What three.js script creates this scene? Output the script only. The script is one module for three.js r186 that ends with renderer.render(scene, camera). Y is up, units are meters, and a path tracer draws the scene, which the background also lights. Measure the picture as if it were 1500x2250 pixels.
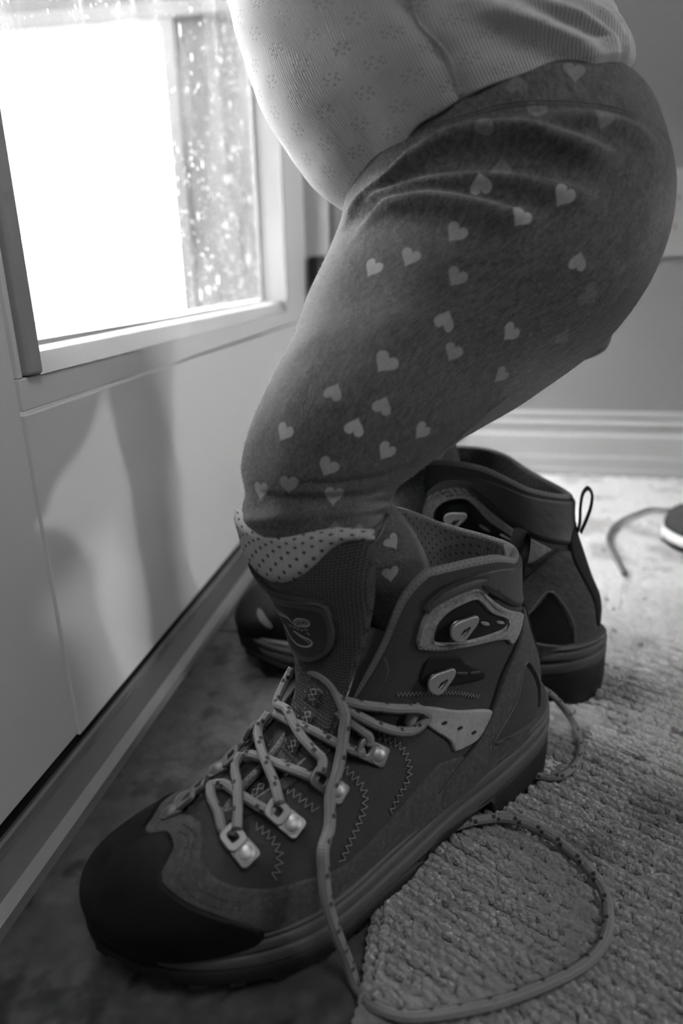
import * as THREE from 'three';
import { mergeGeometries, mergeVertices } from 'three/addons/utils/BufferGeometryUtils.js';
import { MarchingCubes } from 'three/addons/objects/MarchingCubes.js';
import { RoundedBoxGeometry } from 'three/addons/geometries/RoundedBoxGeometry.js';
import { RectAreaLightUniformsLib } from 'three/addons/lights/RectAreaLightUniformsLib.js';

// ---------------------------------------------------------------- camera, sky, light, exposure
RectAreaLightUniformsLib.init();
const scene = new THREE.Scene();
const renderer = new THREE.WebGLRenderer({ antialias: true });
renderer.shadowMap.enabled = true;
renderer.toneMapping = THREE.LinearToneMapping;
renderer.toneMappingExposure = 1.0;
const SKY = 42.0, LAMP = 2.5, CEIL_FILL = 12;  // sky, unseen lamp on the right, added ceiling fill
scene.background = new THREE.Color(1, 1, 1);
scene.backgroundIntensity = SKY;

const FOC = 1514, CAM_H = 0.36;                       // focal length in pixels of the 2250 px high frame, lens height in metres
const camera = new THREE.PerspectiveCamera(2 * Math.atan(1125 / FOC) * 180 / Math.PI, 1500 / 2250, 0.02, 60);
const camRight = new THREE.Vector3(0.98453386, -0.01663882, -0.1744025);
const camUp = new THREE.Vector3(-0.04316328, 0.94175701, -0.33351261);
const camBack = new THREE.Vector3().crossVectors(camRight, camUp).normalize();
camera.position.set(0, CAM_H, 0);
camera.quaternion.setFromRotationMatrix(new THREE.Matrix4().makeBasis(camRight, camUp, camBack));
camera.focus = 0.44;
camera.userData.fStop = 3.5;
scene.add(camera);

const V = (x, y, z) => new THREE.Vector3(x, y, z);
// the point of the plane z = zz that the photograph shows at pixel (px, py)
function at(px, py, zz) {
  const d = camRight.clone().multiplyScalar(px - 750).addScaledVector(camUp, 1125 - py).addScaledVector(camBack, -FOC);
  return camera.position.clone().addScaledVector(d, zz / d.z);
}

// the point at height yy that the photograph shows at pixel (px, py)
function atY(px, py, yy) {
  const d = camRight.clone().multiplyScalar(px - 750).addScaledVector(camUp, 1125 - py).addScaledVector(camBack, -FOC);
  return camera.position.clone().addScaledVector(d, (yy - CAM_H) / d.y);
}

// ---------------------------------------------------------------- helpers
let seed = 7;
const rnd = () => { seed = (seed * 1664525 + 1013904223) >>> 0; return seed / 4294967296; };
const clamp = THREE.MathUtils.clamp, lerp = THREE.MathUtils.lerp, smooth = THREE.MathUtils.smoothstep;
const hash = (x, y, s) => { let h = Math.imul(x, 374761393) ^ Math.imul(y, 668265263) ^ Math.imul(s, 2147483647 - 58); h = Math.imul(h ^ (h >>> 13), 1274126177); return ((h ^ (h >>> 16)) >>> 0) / 4294967296; };
function vnoise(x, y, per, s) {                       // tileable value noise
  const xi = Math.floor(x), yi = Math.floor(y), fx = x - xi, fy = y - yi, w = (a) => ((a % per) + per) % per;
  const u = fx * fx * (3 - 2 * fx), v = fy * fy * (3 - 2 * fy);
  return lerp(lerp(hash(w(xi), w(yi), s), hash(w(xi + 1), w(yi), s), u), lerp(hash(w(xi), w(yi + 1), s), hash(w(xi + 1), w(yi + 1), s), u), v);
}
function fbm(x, y, per, s, oct = 4) { let a = 0.5, r = 0, n = 0; for (let o = 0; o < oct; o++) { r += a * vnoise(x, y, per, s + o); n += a; x *= 2; y *= 2; per *= 2; a *= 0.5; } return r / n; }
function tex(size, fn, metres = 1, srgb = false) {    // fn(u, v) in 0..1 gives a grey 0..1
  const w = Array.isArray(size) ? size[0] : size, h = Array.isArray(size) ? size[1] : size, d = new Uint8Array(w * h * 4);
  for (let y = 0; y < h; y++) for (let x = 0; x < w; x++) { const g = clamp(fn(x / w, y / h), 0, 1) * 255, o = (y * w + x) * 4; d[o] = d[o + 1] = d[o + 2] = g; d[o + 3] = 255; }
  const t = new THREE.DataTexture(d, w, h); t.wrapS = t.wrapT = THREE.RepeatWrapping; t.magFilter = THREE.LinearFilter; t.minFilter = THREE.LinearMipmapLinearFilter; t.generateMipmaps = true;
  if (srgb) t.colorSpace = THREE.SRGBColorSpace;
  const m = Array.isArray(metres) ? metres : [metres, metres];
  t.repeat.set(1 / m[0], 1 / m[1]); t.needsUpdate = true; return t;
}
const used = new Map();
function numbered(name) { const n = used.get(name) ?? 0; used.set(name, n + 1); return n ? name + '_' + String(n).padStart(3, '0') : name; }
function mesh(name, geo, mat, parent = scene) {
  const m = new THREE.Mesh(geo, mat); m.name = parent === scene ? numbered(name) : name; m.castShadow = m.receiveShadow = true; parent.add(m); return m;
}
function thing(name, label, category, pos = [0, 0, 0], turn = 0, group) {
  const o = new THREE.Group(); o.name = numbered(name); o.position.set(...pos); o.rotation.y = turn; o.userData = { label, category }; if (group) o.userData.group = group; scene.add(o); return o;
}
function tag(o, label, category, group) { Object.assign(o.userData, { label, category }); if (group) o.userData.group = group; return o; }
function struct(o, label) { o.userData.kind = 'structure'; if (label) o.userData.label = label; return o; }
const grey = (g, rough = 0.8, extra = {}) => new THREE.MeshPhysicalMaterial({ color: new THREE.Color(g, g, g), roughness: rough, ...extra });

// a grid surface: f(u, v) with u, v in 0..1 gives a Vector3; uvf gives texture coordinates in metres
function gridGeo(nu, nv, f, { uvf, flip = false, closed = false } = {}) {
  const pos = [], uv = [], idx = [];
  for (let j = 0; j <= nv; j++) for (let i = 0; i <= nu; i++) {
    const p = f(i / nu, j / nv); pos.push(p.x, p.y, p.z);
    const t = uvf ? uvf(i / nu, j / nv, p) : [i / nu, j / nv]; uv.push(t[0], t[1]);
  }
  const W = nu + 1;
  for (let j = 0; j < nv; j++) for (let i = 0; i < nu; i++) {
    const a = j * W + i, b = a + 1, c = a + W, d = c + 1;
    if (flip) idx.push(a, c, b, b, c, d); else idx.push(a, b, c, b, d, c);
  }
  const g = new THREE.BufferGeometry();
  g.setAttribute('position', new THREE.Float32BufferAttribute(pos, 3)); g.setAttribute('uv', new THREE.Float32BufferAttribute(uv, 2)); g.setIndex(idx); g.computeVertexNormals();
  if (closed) {                                       // average the normals of the seam
    const n = g.attributes.normal;
    for (let j = 0; j <= nv; j++) { const a = j * W, b = a + nu, v = V(n.getX(a) + n.getX(b), n.getY(a) + n.getY(b), n.getZ(a) + n.getZ(b)).normalize(); n.setXYZ(a, v.x, v.y, v.z); n.setXYZ(b, v.x, v.y, v.z); }
  }
  return g;
}
function cr(p0, p1, p2, p3, t) { return 0.5 * (2 * p1 + (p2 - p0) * t + (2 * p0 - 5 * p1 + 4 * p2 - p3) * t * t + (3 * p1 - p0 - 3 * p2 + p3) * t * t * t); }
function crList(list, t, closed = false) {            // Catmull-Rom through a list of number arrays, t in list units
  const n = list.length, g = (i) => closed ? list[((i % n) + n) % n] : list[clamp(i, 0, n - 1)];
  let i = Math.floor(t), f = t - i; if (!closed && i >= n - 1) { i = n - 2; f = 1; }
  if (!closed && i < 0) { i = 0; f = 0; }
  const a = g(i - 1), b = g(i), c = g(i + 1), d = g(i + 2);
  return b.map((_, k) => cr(a[k], b[k], c[k], d[k], f));
}
const box = (x0, x1, y0, y1, z0, z1, r = 0.001) => { const g = new RoundedBoxGeometry(x1 - x0, y1 - y0, z1 - z0, 2, Math.min(r, (x1 - x0) / 2.01, (y1 - y0) / 2.01, (z1 - z0) / 2.01)); g.translate((x0 + x1) / 2, (y0 + y1) / 2, (z0 + z1) / 2); return metricUV(g); };
function metricUV(g) {                                // box projection, metres
  const p = g.attributes.position, n = g.attributes.normal, uv = new Float32Array(p.count * 2);
  for (let i = 0; i < p.count; i++) {
    const x = Math.abs(n.getX(i)), y = Math.abs(n.getY(i)), z = Math.abs(n.getZ(i));
    const t = y >= x && y >= z ? [p.getX(i), p.getZ(i)] : x >= z ? [p.getZ(i), p.getY(i)] : [p.getX(i), p.getY(i)];
    uv[2 * i] = t[0]; uv[2 * i + 1] = t[1];
  }
  g.setAttribute('uv', new THREE.BufferAttribute(uv, 2)); return g;
}
// a profile (x, y) swept straight along z
function sweepZ(profile, z0, z1) {
  const s = new THREE.Shape(profile.map((p) => new THREE.Vector2(p[0], p[1])));
  const g = new THREE.ExtrudeGeometry(s, { depth: z1 - z0, bevelEnabled: false, steps: 1 }); g.translate(0, 0, z0); return metricUV(g);
}
function tube(points, r, seg = 8, per = 6, closedEnds = true, squash = 1) {
  const c = new THREE.CatmullRomCurve3(points, false, 'centripetal'), n = Math.max(8, points.length * seg);
  const fr = c.computeFrenetFrames(n, false), len = c.getLength();
  const g = gridGeo(per, n + (closedEnds ? 2 : 0), (u, v) => {
    const k = closedEnds ? clamp(Math.round(v * (n + 2)) - 1, 0, n) : Math.round(v * n), cap = closedEnds && (v === 0 || v === 1) ? 0.001 : 1;
    const p = c.getPointAt(k / n), a = u * Math.PI * 2;
    return p.addScaledVector(fr.normals[k], Math.cos(a) * r * cap).addScaledVector(fr.binormals[k], Math.sin(a) * r * squash * cap);
  }, { uvf: (u, v) => [v * len, u], closed: true });
  return g;
}

// ---------------------------------------------------------------- materials
const bumpFine = tex(256, (u, v) => fbm(u * 16, v * 16, 16, 3, 4), 0.08);
const paintBump = tex(256, (u, v) => 0.5 + 0.5 * (fbm(u * 24, v * 6, 24, 5, 3) - 0.5), 0.5);
const M = {
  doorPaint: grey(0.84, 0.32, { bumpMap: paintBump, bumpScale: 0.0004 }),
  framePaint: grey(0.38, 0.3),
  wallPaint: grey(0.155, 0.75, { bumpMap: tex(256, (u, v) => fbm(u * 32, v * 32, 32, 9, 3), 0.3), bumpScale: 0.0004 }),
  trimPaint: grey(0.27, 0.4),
  ceiling: grey(0.7, 0.9),
  alu: grey(0.42, 0.38, { metalness: 0.7 }),
  aluDark: grey(0.16, 0.45, { metalness: 0.5 }),
  gasket: grey(0.012, 0.7),
  darkMetal: grey(0.03, 0.45, { metalness: 0.6 }),
  darkMetal2: grey(0.008, 0.5, { metalness: 0.6 }),
  glass: new THREE.MeshPhysicalMaterial({ color: 0xffffff, transmission: 1, thickness: 0, roughness: 0.0, ior: 1.5 }),
};
M.floor = grey(1, 0.55, { map: tex(512, (u, v) => { const a = fbm(u * 6, v * 6, 6, 21, 5), b = fbm(u * 40, v * 40, 40, 33, 3), c = fbm(u * 14 + 3, v * 14, 14, 27, 4); return 0.13 + 0.18 * a + 0.12 * (b - 0.5) - (c > 0.62 ? (c - 0.62) * 1.2 : 0); }, 0.35, true), bumpMap: tex(256, (u, v) => fbm(u * 20, v * 20, 20, 44, 4), 0.2), bumpScale: 0.0012 });

//<<ROOM
// ---------------------------------------------------------------- the setting
const WY0 = 1.05, WY1 = 1.45, WZ0 = -0.9, WZ1 = -0.5;     // unseen window on the right, placed to light door and rug
const XD = -0.28, ZB = -1.25, ZC = -0.397;            // door face, back wall, joint between the door leaf and the fixed leaf
{
  const fl = new THREE.Group(); fl.name = 'floor'; struct(fl, 'dark mottled stone tile floor'); scene.add(fl);
  mesh('grout', box(XD - 0.03, 2.4, -0.06, -0.0035, ZB - 0.1, 1.9), grey(.03, .95), fl);
  for (let i = 0; i < 5; i++) for (let j = 0; j < 6; j++) {
    const x1 = XD - .03 + i * .62, z1 = -1.22 + j * .61; if (x1 > 2.4) continue;
    mesh('tile', box(x1 + .0012, Math.min(2.4, x1 + .6188), -.012, 0, (j ? z1 : ZB - .1) + .0012, Math.min(1.9, z1 + .6088), .0022), M.floor, fl);
  }
  const wb = mesh('wall_back', box(XD - 0.02, 2.5, 0, 2.4, ZB - 0.12, ZB), M.wallPaint); struct(wb, 'plain grey painted wall');
  const wf = mesh('wall_front', box(XD - 0.15, 2.5, 0, 2.4, 1.9, 2.0), M.wallPaint); struct(wf);
  const wr = new THREE.Group(); wr.name = 'wall_right'; struct(wr, 'right wall out of view with an unseen window'); scene.add(wr);
  for (const b of [[0, WY0, ZB, 1.9], [WY1, 2.4, ZB, 1.9], [WY0, WY1, ZB, WZ0], [WY0, WY1, WZ1, 1.9]]) mesh('wall_section', box(2.4, 2.5, b[0], b[1], b[2], b[3]), M.wallPaint, wr);
  const rw = new THREE.Group(); rw.name = 'unseen_window_2'; struct(rw, 'unseen window to the right of the picture, placed to light the door and rug'); scene.add(rw);
  mesh('pane', box(2.448, 2.452, WY0, WY1, WZ0, WZ1, .0005), M.glass, rw);
  for (const b of [[WY0 - .05, WY0, WZ0 - .05, WZ1 + .05], [WY1, WY1 + .05, WZ0 - .05, WZ1 + .05], [WY0, WY1, WZ0 - .05, WZ0], [WY0, WY1, WZ1, WZ1 + .05]]) mesh('frame', box(2.385, 2.4, b[0], b[1], b[2], b[3], .004), M.framePaint, rw);
  const ce = mesh('ceiling', box(XD - 0.15, 2.5, 2.4, 2.5, ZB - 0.12, 2.0), M.ceiling); struct(ce);
  const wl = new THREE.Group(); wl.name = 'wall_left'; struct(wl, 'wall that holds the door'); scene.add(wl);
  mesh('wall_section', box(XD - 0.15, XD + 0.0, 0, 2.4, 0.62, 1.9), M.wallPaint, wl);
  mesh('wall_section', box(XD - 0.15, XD + 0.0, 2.06, 2.4, ZB, 0.62), M.wallPaint, wl);
  // baseboard with its mouldings along the back wall
  const prof = [[0, 0], [0.016, 0], [0.016, 0.012], [0.0145, 0.014], [0.0145, 0.034], [0.013, 0.037], [0.013, 0.072], [0.0095, 0.076], [0.0095, 0.085], [0.012, 0.089], [0.012, 0.095], [0.006, 0.099], [0.006, 0.103], [0.009, 0.106], [0.008, 0.113], [0, 0.115]];
  const bb = sweepZ(prof, 0, 2.6); bb.rotateY(-Math.PI / 2); bb.scale(1, 1, 1); bb.translate(2.38, 0, ZB);
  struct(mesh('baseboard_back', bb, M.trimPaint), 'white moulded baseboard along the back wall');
  // threshold: sloped metal sill under the door
  const th = new THREE.Group(); th.name = 'trim_1'; struct(th, 'metal door threshold with a bright front lip'); scene.add(th);
  mesh('sill_plate', sweepZ([[XD - 0.15, 0], [XD + 0.026, 0], [XD + 0.0235, 0.0085], [XD + 0.006, 0.0115], [XD + 0.003, 0.0145], [XD - 0.15, 0.0145]], ZB, 0.62), M.aluDark, th);
  mesh('front_lip', sweepZ([[XD + 0.0225, 0], [XD + 0.0325, 0], [XD + 0.0305, 0.0055], [XD + 0.0235, 0.0098], [XD + 0.0225, 0.0085]], ZB, 0.62), M.alu, th);
  mesh('back_lip', sweepZ([[XD + 0.0005, 0.014], [XD + 0.004, 0.013], [XD + 0.0035, 0.0175], [XD + 0.0005, 0.0178]], ZB, 0.62), M.alu, th);
  mesh('gasket', box(XD - 0.03, XD - 0.004, 0.0146, 0.032, ZB, 0.62), M.gasket, th);

  // the door leaf: bottom panel, rail, stiles, glazing stops and pane
  const door = new THREE.Group(); door.name = 'door_1'; struct(door, 'white door with a tall glass pane above a flat panel'); scene.add(door);
  const g0 = 0.0012, yG = 0.2735, yS = 0.2955, z0 = -1.235;
  const wz0 = -1.048, wz1 = -0.421, yT = 0.86;                   // the opening of the pane, its unseen top lowered to dim the far rug
  mesh('bottom_panel', box(XD - 0.045, XD, 0.024, yG - g0, z0, ZC - g0), M.doorPaint, door);
  mesh('bottom_rail', box(XD - 0.045, XD, yG + g0, yS, z0, ZC - g0), M.doorPaint, door);
  mesh('stile', box(XD - 0.045, XD, yS, 2.05, ZC - 0.006, ZC - g0), M.doorPaint, door);
  mesh('stile', box(XD - 0.029, XD, yS, 2.05, z0, wz0 - 0.04), M.doorPaint, door);
  mesh('unseen_top_rail', box(XD - 0.045, XD, yT, 2.05, wz0 - 0.04, ZC - 0.006), M.doorPaint, door);  // out of view, made deep to keep sky light off the far rug
  // stops around the pane, in their own strips
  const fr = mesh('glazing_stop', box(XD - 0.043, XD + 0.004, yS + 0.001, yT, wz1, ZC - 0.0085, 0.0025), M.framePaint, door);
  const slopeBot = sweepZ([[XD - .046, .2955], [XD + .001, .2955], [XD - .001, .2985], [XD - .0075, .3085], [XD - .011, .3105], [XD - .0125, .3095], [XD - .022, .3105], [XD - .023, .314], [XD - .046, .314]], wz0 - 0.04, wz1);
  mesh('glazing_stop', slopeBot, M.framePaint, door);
  const far = new THREE.Shape([[XD - .0286, -(wz0 - .04)], [XD + .0005, -(wz0 - .04)], [XD + .003, -(wz0 - .037)], [XD + .003, -(wz0 - .030)], [XD - .002, -(wz0 - .026)], [XD - .02, -(wz0 - .008)], [XD - .0278, -wz0], [XD - .0286, -wz0]].map((p) => new THREE.Vector2(...p)));
  const fg = new THREE.ExtrudeGeometry(far, { depth: yT - 0.31, bevelEnabled: false }); fg.rotateX(-Math.PI / 2); fg.translate(0, 0.31, 0);
  mesh('glazing_stop', fg, M.framePaint, door);
  mesh('rubber_seal', box(XD - 0.03, XD - 0.0255, 0.312, yT, wz0 - 0.002, wz0 + 0.006, 0.0005), grey(0.12, 0.6), door);
  // the fixed leaf next to it
  const door2 = new THREE.Group(); door2.name = 'door_2'; struct(door2, 'fixed white leaf beside the glazed door'); scene.add(door2);
  mesh('panel', box(XD - 0.045, XD - 0.0012, 0.026, 2.05, ZC + g0, 0.60), M.doorPaint, door2);
  // jamb in the corner and its hinge
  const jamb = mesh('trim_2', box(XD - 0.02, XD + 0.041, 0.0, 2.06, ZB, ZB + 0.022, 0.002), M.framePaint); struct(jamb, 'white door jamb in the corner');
  const hinge = thing('door_hinge', 'dark metal hinge on the white door jamb behind the knee', 'hinge', [XD + 0.02, 0.33, ZB + 0.024]);
  mesh('leaf', box(-0.012, 0.017, -0.05, 0.047, -0.002, 0.003, 0.001), M.darkMetal, hinge);
  const pin = new THREE.CylinderGeometry(0.006, 0.006, 0.072, 16); pin.translate(-0.008, 0.008, 0.005); mesh('barrel', pin, M.darkMetal2, hinge);
  const ou = thing('outlet_cover', 'pale outlet plate on the grey back wall, half hidden behind the child', 'outlet', [.306, .429, ZB]);
  mesh('plate', box(-.036, .036, -.064, .064, 0, .006, .003), M.trimPaint, ou);
  for (const s of [-1, 1]) { const f = new THREE.CylinderGeometry(.0165, .0165, .003, 28); f.rotateX(Math.PI / 2); f.scale(1, .86, 1); f.translate(0, s * .021, .0065); const sk = mesh('socket', f, M.trimPaint, ou); for (const t of [-1, 1]) mesh('slot', box(t * .006 - .001, t * .006 + .001, s * .021 - .002, s * .021 + .006, .0074, .0084, .0003), M.gasket, sk); }
  // pane with splashes
  const wn = new THREE.Group(); wn.name = 'window_1'; struct(wn, 'clear door pane speckled with dried drops'); scene.add(wn);
  mesh('pane', box(XD - 0.0282, XD - 0.0262, 0.312, yT, wz0 - 0.001, wz1 + 0.001, 0.0004), M.glass, wn);
}
{
  // dried splashes and a thin film of dirt on the outer face of the pane
  const wn = scene.getObjectByName('window_1'), dome = new THREE.SphereGeometry(1, 10, 5, 0, Math.PI * 2, 0, Math.PI / 2); dome.rotateZ(Math.PI / 2);
  const spots = []; const n = 6000;
  for (let i = 0; i < n; i++) {
    const z = -1.046 + .62 * Math.pow(rnd(), .9), y = .315 + .54 * Math.pow(rnd(), 1.2), k = fbm(z * 14 + 40, y * 7 + 3, 1024, 99, 3); if (rnd() > k * 1.25) { continue; }
    const r = .0003 + .0011 * Math.pow(rnd(), 3), long = rnd() > .93 ? 3 + 4 * rnd() : 1 + .5 * rnd(); spots.push(new THREE.Matrix4().compose(V(XD - .0283, y, z), new THREE.Quaternion(), V(.0003, r * long, r)));
  }
  const im = new THREE.InstancedMesh(dome, new THREE.MeshPhysicalMaterial({ color: 0xffffff, roughness: .9, transmission: .55, thickness: 0 }), spots.length); spots.forEach((m, i) => im.setMatrixAt(i, m));
  im.name = 'dried_splashes'; im.userData.kind = 'stuff'; wn.add(im);
  const film = tex([256, 512], (u, v) => 0.005 + .13 * Math.max(0, fbm(u * 10, v * 12, 16, 81, 5) - .42) + .2 * Math.max(0, fbm(u * 40, v * 10, 64, 87, 3) - .6), [.6, 1.6]);
  mesh('dirt_film', gridGeo(1, 1, (u, v) => V(XD - .0289, lerp(.312, .86, v), lerp(-1.047, -.421, u)), { uvf: (u, v, p) => [p.z, p.y] }), new THREE.MeshPhysicalMaterial({ color: 0xffffff, roughness: 1, transmission: .6, thickness: 0, transparent: true, alphaMap: film }), wn);
}
// ---------------------------------------------------------------- outside the door: open air, and a dark wall with a wide opening
{
  const M2 = { board: grey(0.016, 0.8), snow: grey(0.35, 0.9) };
  const ow = new THREE.Group(); ow.name = 'wall_outside'; struct(ow, 'dark wall outside with a bright opening, and an added side wall that blocks sky light'); scene.add(ow);
  const x0 = -2.62, x1 = -0.704, y1 = 0.882;
  mesh('wall_section', box(x0 - .3, XD + 0.1, y1 + .03, 2.1, -1.76, -1.715, .003), M2.board, ow);
  mesh('wall_section', box(x1 + .035, XD + 0.1, -.17, y1 + .03, -1.76, -1.715, .003), M2.board, ow);
  mesh('opening_frame', box(x0 - .3, XD + .1, y1, y1 + .03, -1.77, -1.70, .003), grey(.014, .6), ow);
  mesh('opening_frame', box(x1, x1 + .035, -.17, y1, -1.77, -1.70, .003), grey(.0145, .6), ow);
  mesh('post', box(x0 - .3, x0, -.17, y1, -1.77, -1.70, .003), M2.board, ow);
  mesh('wall_section', box(-3.1, -2.95, -.17, 2.1, -1.76, 4, .003), M2.board, ow);  // unseen side wall, added to block the low sky on the west
  struct(mesh('ground', box(-30, XD - 0.15, -0.3, -0.17, -30, 20), M2.snow), 'pale ground outside');
}
//ROOM>>

//<<BOOT
// ---------------------------------------------------------------- the upper of a hiking boot: a net of points (forward, up, sideways), toe at forward 0.32
const NET = [
  [[0.328,0.03,-0.01],[0.302,0.03,0.034],[0.238,0.028,0.054],[0.165,0.031,0.047],[0.1,0.036,0.041],[0.035,0.04,0.035],[0.003,0.042,0],[0.035,0.04,-0.035],[0.1,0.036,-0.036],[0.165,0.031,-0.04],[0.238,0.028,-0.045],[0.306,0.03,-0.044]],
  [[0.329,0.045,-0.01],[0.302,0.047,0.034],[0.236,0.053,0.054],[0.165,0.057,0.047],[0.1,0.06,0.041],[0.035,0.062,0.035],[0.001,0.064,0],[0.035,0.062,-0.035],[0.1,0.06,-0.036],[0.165,0.057,-0.04],[0.236,0.053,-0.044],[0.308,0.046,-0.044]],
  [[0.312,0.066,-0.008],[0.29,0.066,0.024],[0.23,0.075,0.044],[0.165,0.082,0.043],[0.1,0.084,0.038],[0.036,0.085,0.032],[0.003,0.086,0],[0.036,0.085,-0.032],[0.1,0.084,-0.034],[0.165,0.082,-0.038],[0.23,0.072,-0.036],[0.29,0.064,-0.03]],
  [[0.274,0.076,-0.004],[0.265,0.075,0.018],[0.22,0.089,0.031],[0.163,0.104,0.034],[0.1,0.106,0.035],[0.042,0.107,0.029],[0.012,0.106,0],[0.042,0.107,-0.029],[0.1,0.106,-0.032],[0.163,0.104,-0.032],[0.22,0.086,-0.026],[0.264,0.074,-0.018]],
  [[0.225,0.091,0],[0.22,0.093,0.016],[0.195,0.105,0.026],[0.155,0.124,0.034],[0.1,0.128,0.037],[0.05,0.128,0.03],[0.02,0.126,0],[0.05,0.128,-0.03],[0.1,0.128,-0.034],[0.155,0.124,-0.032],[0.195,0.105,-0.026],[0.22,0.092,-0.017]],
  [[0.192,0.116,0],[0.188,0.118,0.015],[0.178,0.127,0.026],[0.15,0.145,0.036],[0.1,0.15,0.04],[0.056,0.148,0.03],[0.027,0.144,0],[0.056,0.148,-0.03],[0.1,0.15,-0.036],[0.15,0.145,-0.034],[0.178,0.127,-0.026],[0.188,0.118,-0.016]],
  [[0.178,0.15,0],[0.175,0.151,0.016],[0.168,0.157,0.03],[0.147,0.171,0.04],[0.1,0.174,0.044],[0.06,0.166,0.032],[0.03,0.159,0],[0.06,0.166,-0.032],[0.102,0.178,-0.04],[0.147,0.171,-0.038],[0.168,0.157,-0.03],[0.175,0.151,-0.017]],
  [[0.175,0.19,0],[0.172,0.19,0.017],[0.166,0.192,0.031],[0.146,0.199,0.042],[0.1,0.197,0.047],[0.064,0.183,0.034],[0.031,0.175,0],[0.064,0.187,-0.034],[0.105,0.205,-0.043],[0.146,0.206,-0.04],[0.166,0.192,-0.031],[0.172,0.19,-0.018]],
];
const NL = NET.length - 1;
function upperAt(u, v) {                              // u in 0..12 around from the toe over the lateral side, v in 0..NL upwards
  v = clamp(v, 0, NL); u = ((u % 12) + 12) % 12;
  const rows = []; let i = Math.min(Math.floor(v), NL - 1);
  for (let k = -1; k <= 2; k++) rows.push(crList(NET[clamp(i + k, 0, NL)], u, true));
  const f = v - i; return [0, 1, 2].map((k) => cr(rows[0][k], rows[1][k], rows[2][k], rows[3][k], f));
}
const LAT = [[0.55], [1.0], [1.2], [1.45], [1.7], [1.95], [2.2], [2.55], [3.05]], MED = [[0.45], [0.0], [-0.25], [-0.5], [-0.9], [-1.3], [-1.9], [-2.45], [-3.05]];
const throatAt = (list, v) => v <= 3.3 ? 0.5 : crList(list, v <= 4 ? (v - 3.3) / 0.35 : 2 + (v - 4) * 2)[0];
const edgeL = (v) => throatAt(LAT, v), edgeM = (v) => 12 + throatAt(MED, v);
// the tongue: s across (-1 inner side, 1 outer side), w along: 0..1 up the front, 1..1.15 over the top edge, 1.15..2 down the back
const TON = [[.262,.058,.014,.005,0],[.232,.077,.016,.005,0],[.208,.096,.018,.005,0],[.193,.119,.020,.003,-.05],[.189,.145,.024,.001,-.2],[.193,.172,.029,0,-.35],[.200,.199,.035,-.003,-.5],[.201,.223,.037,-.008,-.55]];
function tongueMid(s, t) {
  const [a, y, W, b0, k] = crList(TON, clamp(t, 0, 1) * 7), up = smooth(t, 0.45, 0.8);
  return [a + k * s * W - 0.010 * s * s * up, y - up * 0.006 * Math.max(0, 1 - Math.pow((s + 0.2) / 0.8, 2)) * smooth(t, 0.7, 1), b0 + s * W];
}
function tongueP(s, w, th = 0.0035) {
  const t = w <= 1 ? w : w <= 1.15 ? 1 : 1 - (w - 1.15), e = 0.02, q = (x, z) => V(...tongueMid(x, z));
  const n = q(s + e, t).sub(q(s - e, t)).cross(q(s, Math.min(t + e, 1)).sub(q(s, Math.max(t - e, 0)))).normalize().negate();
  const upv = q(s, 1).sub(q(s, 0.95)).normalize(), r = (w - 1) / 0.15 * Math.PI, p = q(s, t), edge = Math.sqrt(Math.max(0, 1 - Math.pow(Math.abs(s), 8)));
  const lift = (w <= 1 ? 1 : w <= 1.15 ? Math.cos(r) : -1) * th * edge;
  p.addScaledVector(n, lift); if (w > 1 && w < 1.15) p.addScaledVector(upv, Math.sin(r) * th);
  return [p.x, p.y, p.z];
}
function upperNormal(u, v) {
  const e = 0.02, a = upperAt(u + e, v), b = upperAt(u - e, v), c = upperAt(u, Math.min(v + e, NL)), d = upperAt(u, Math.max(v - e, 0));
  return V(a[0] - b[0], a[1] - b[1], a[2] - b[2]).cross(V(c[0] - d[0], c[1] - d[1], c[2] - d[2])).normalize().negate();
}
//BOOT>>
const BP = (p, side) => V(p[0], p[1], -side * p[2]);
const surfP = (u, v, side, lift = 0) => { const p = BP(upperAt(u, v), side); if (lift) { const n = upperNormal(u, v); n.z *= -side; p.addScaledVector(n, lift); } return p; };
const bootUV = (u, v) => { const p = upperAt(u, v), s = ((u % 12) + 12) % 12 <= 6 ? 1 : -1; return [p[0] - 0.4 * s * p[2], p[1] - s * p[2]]; };
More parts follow.
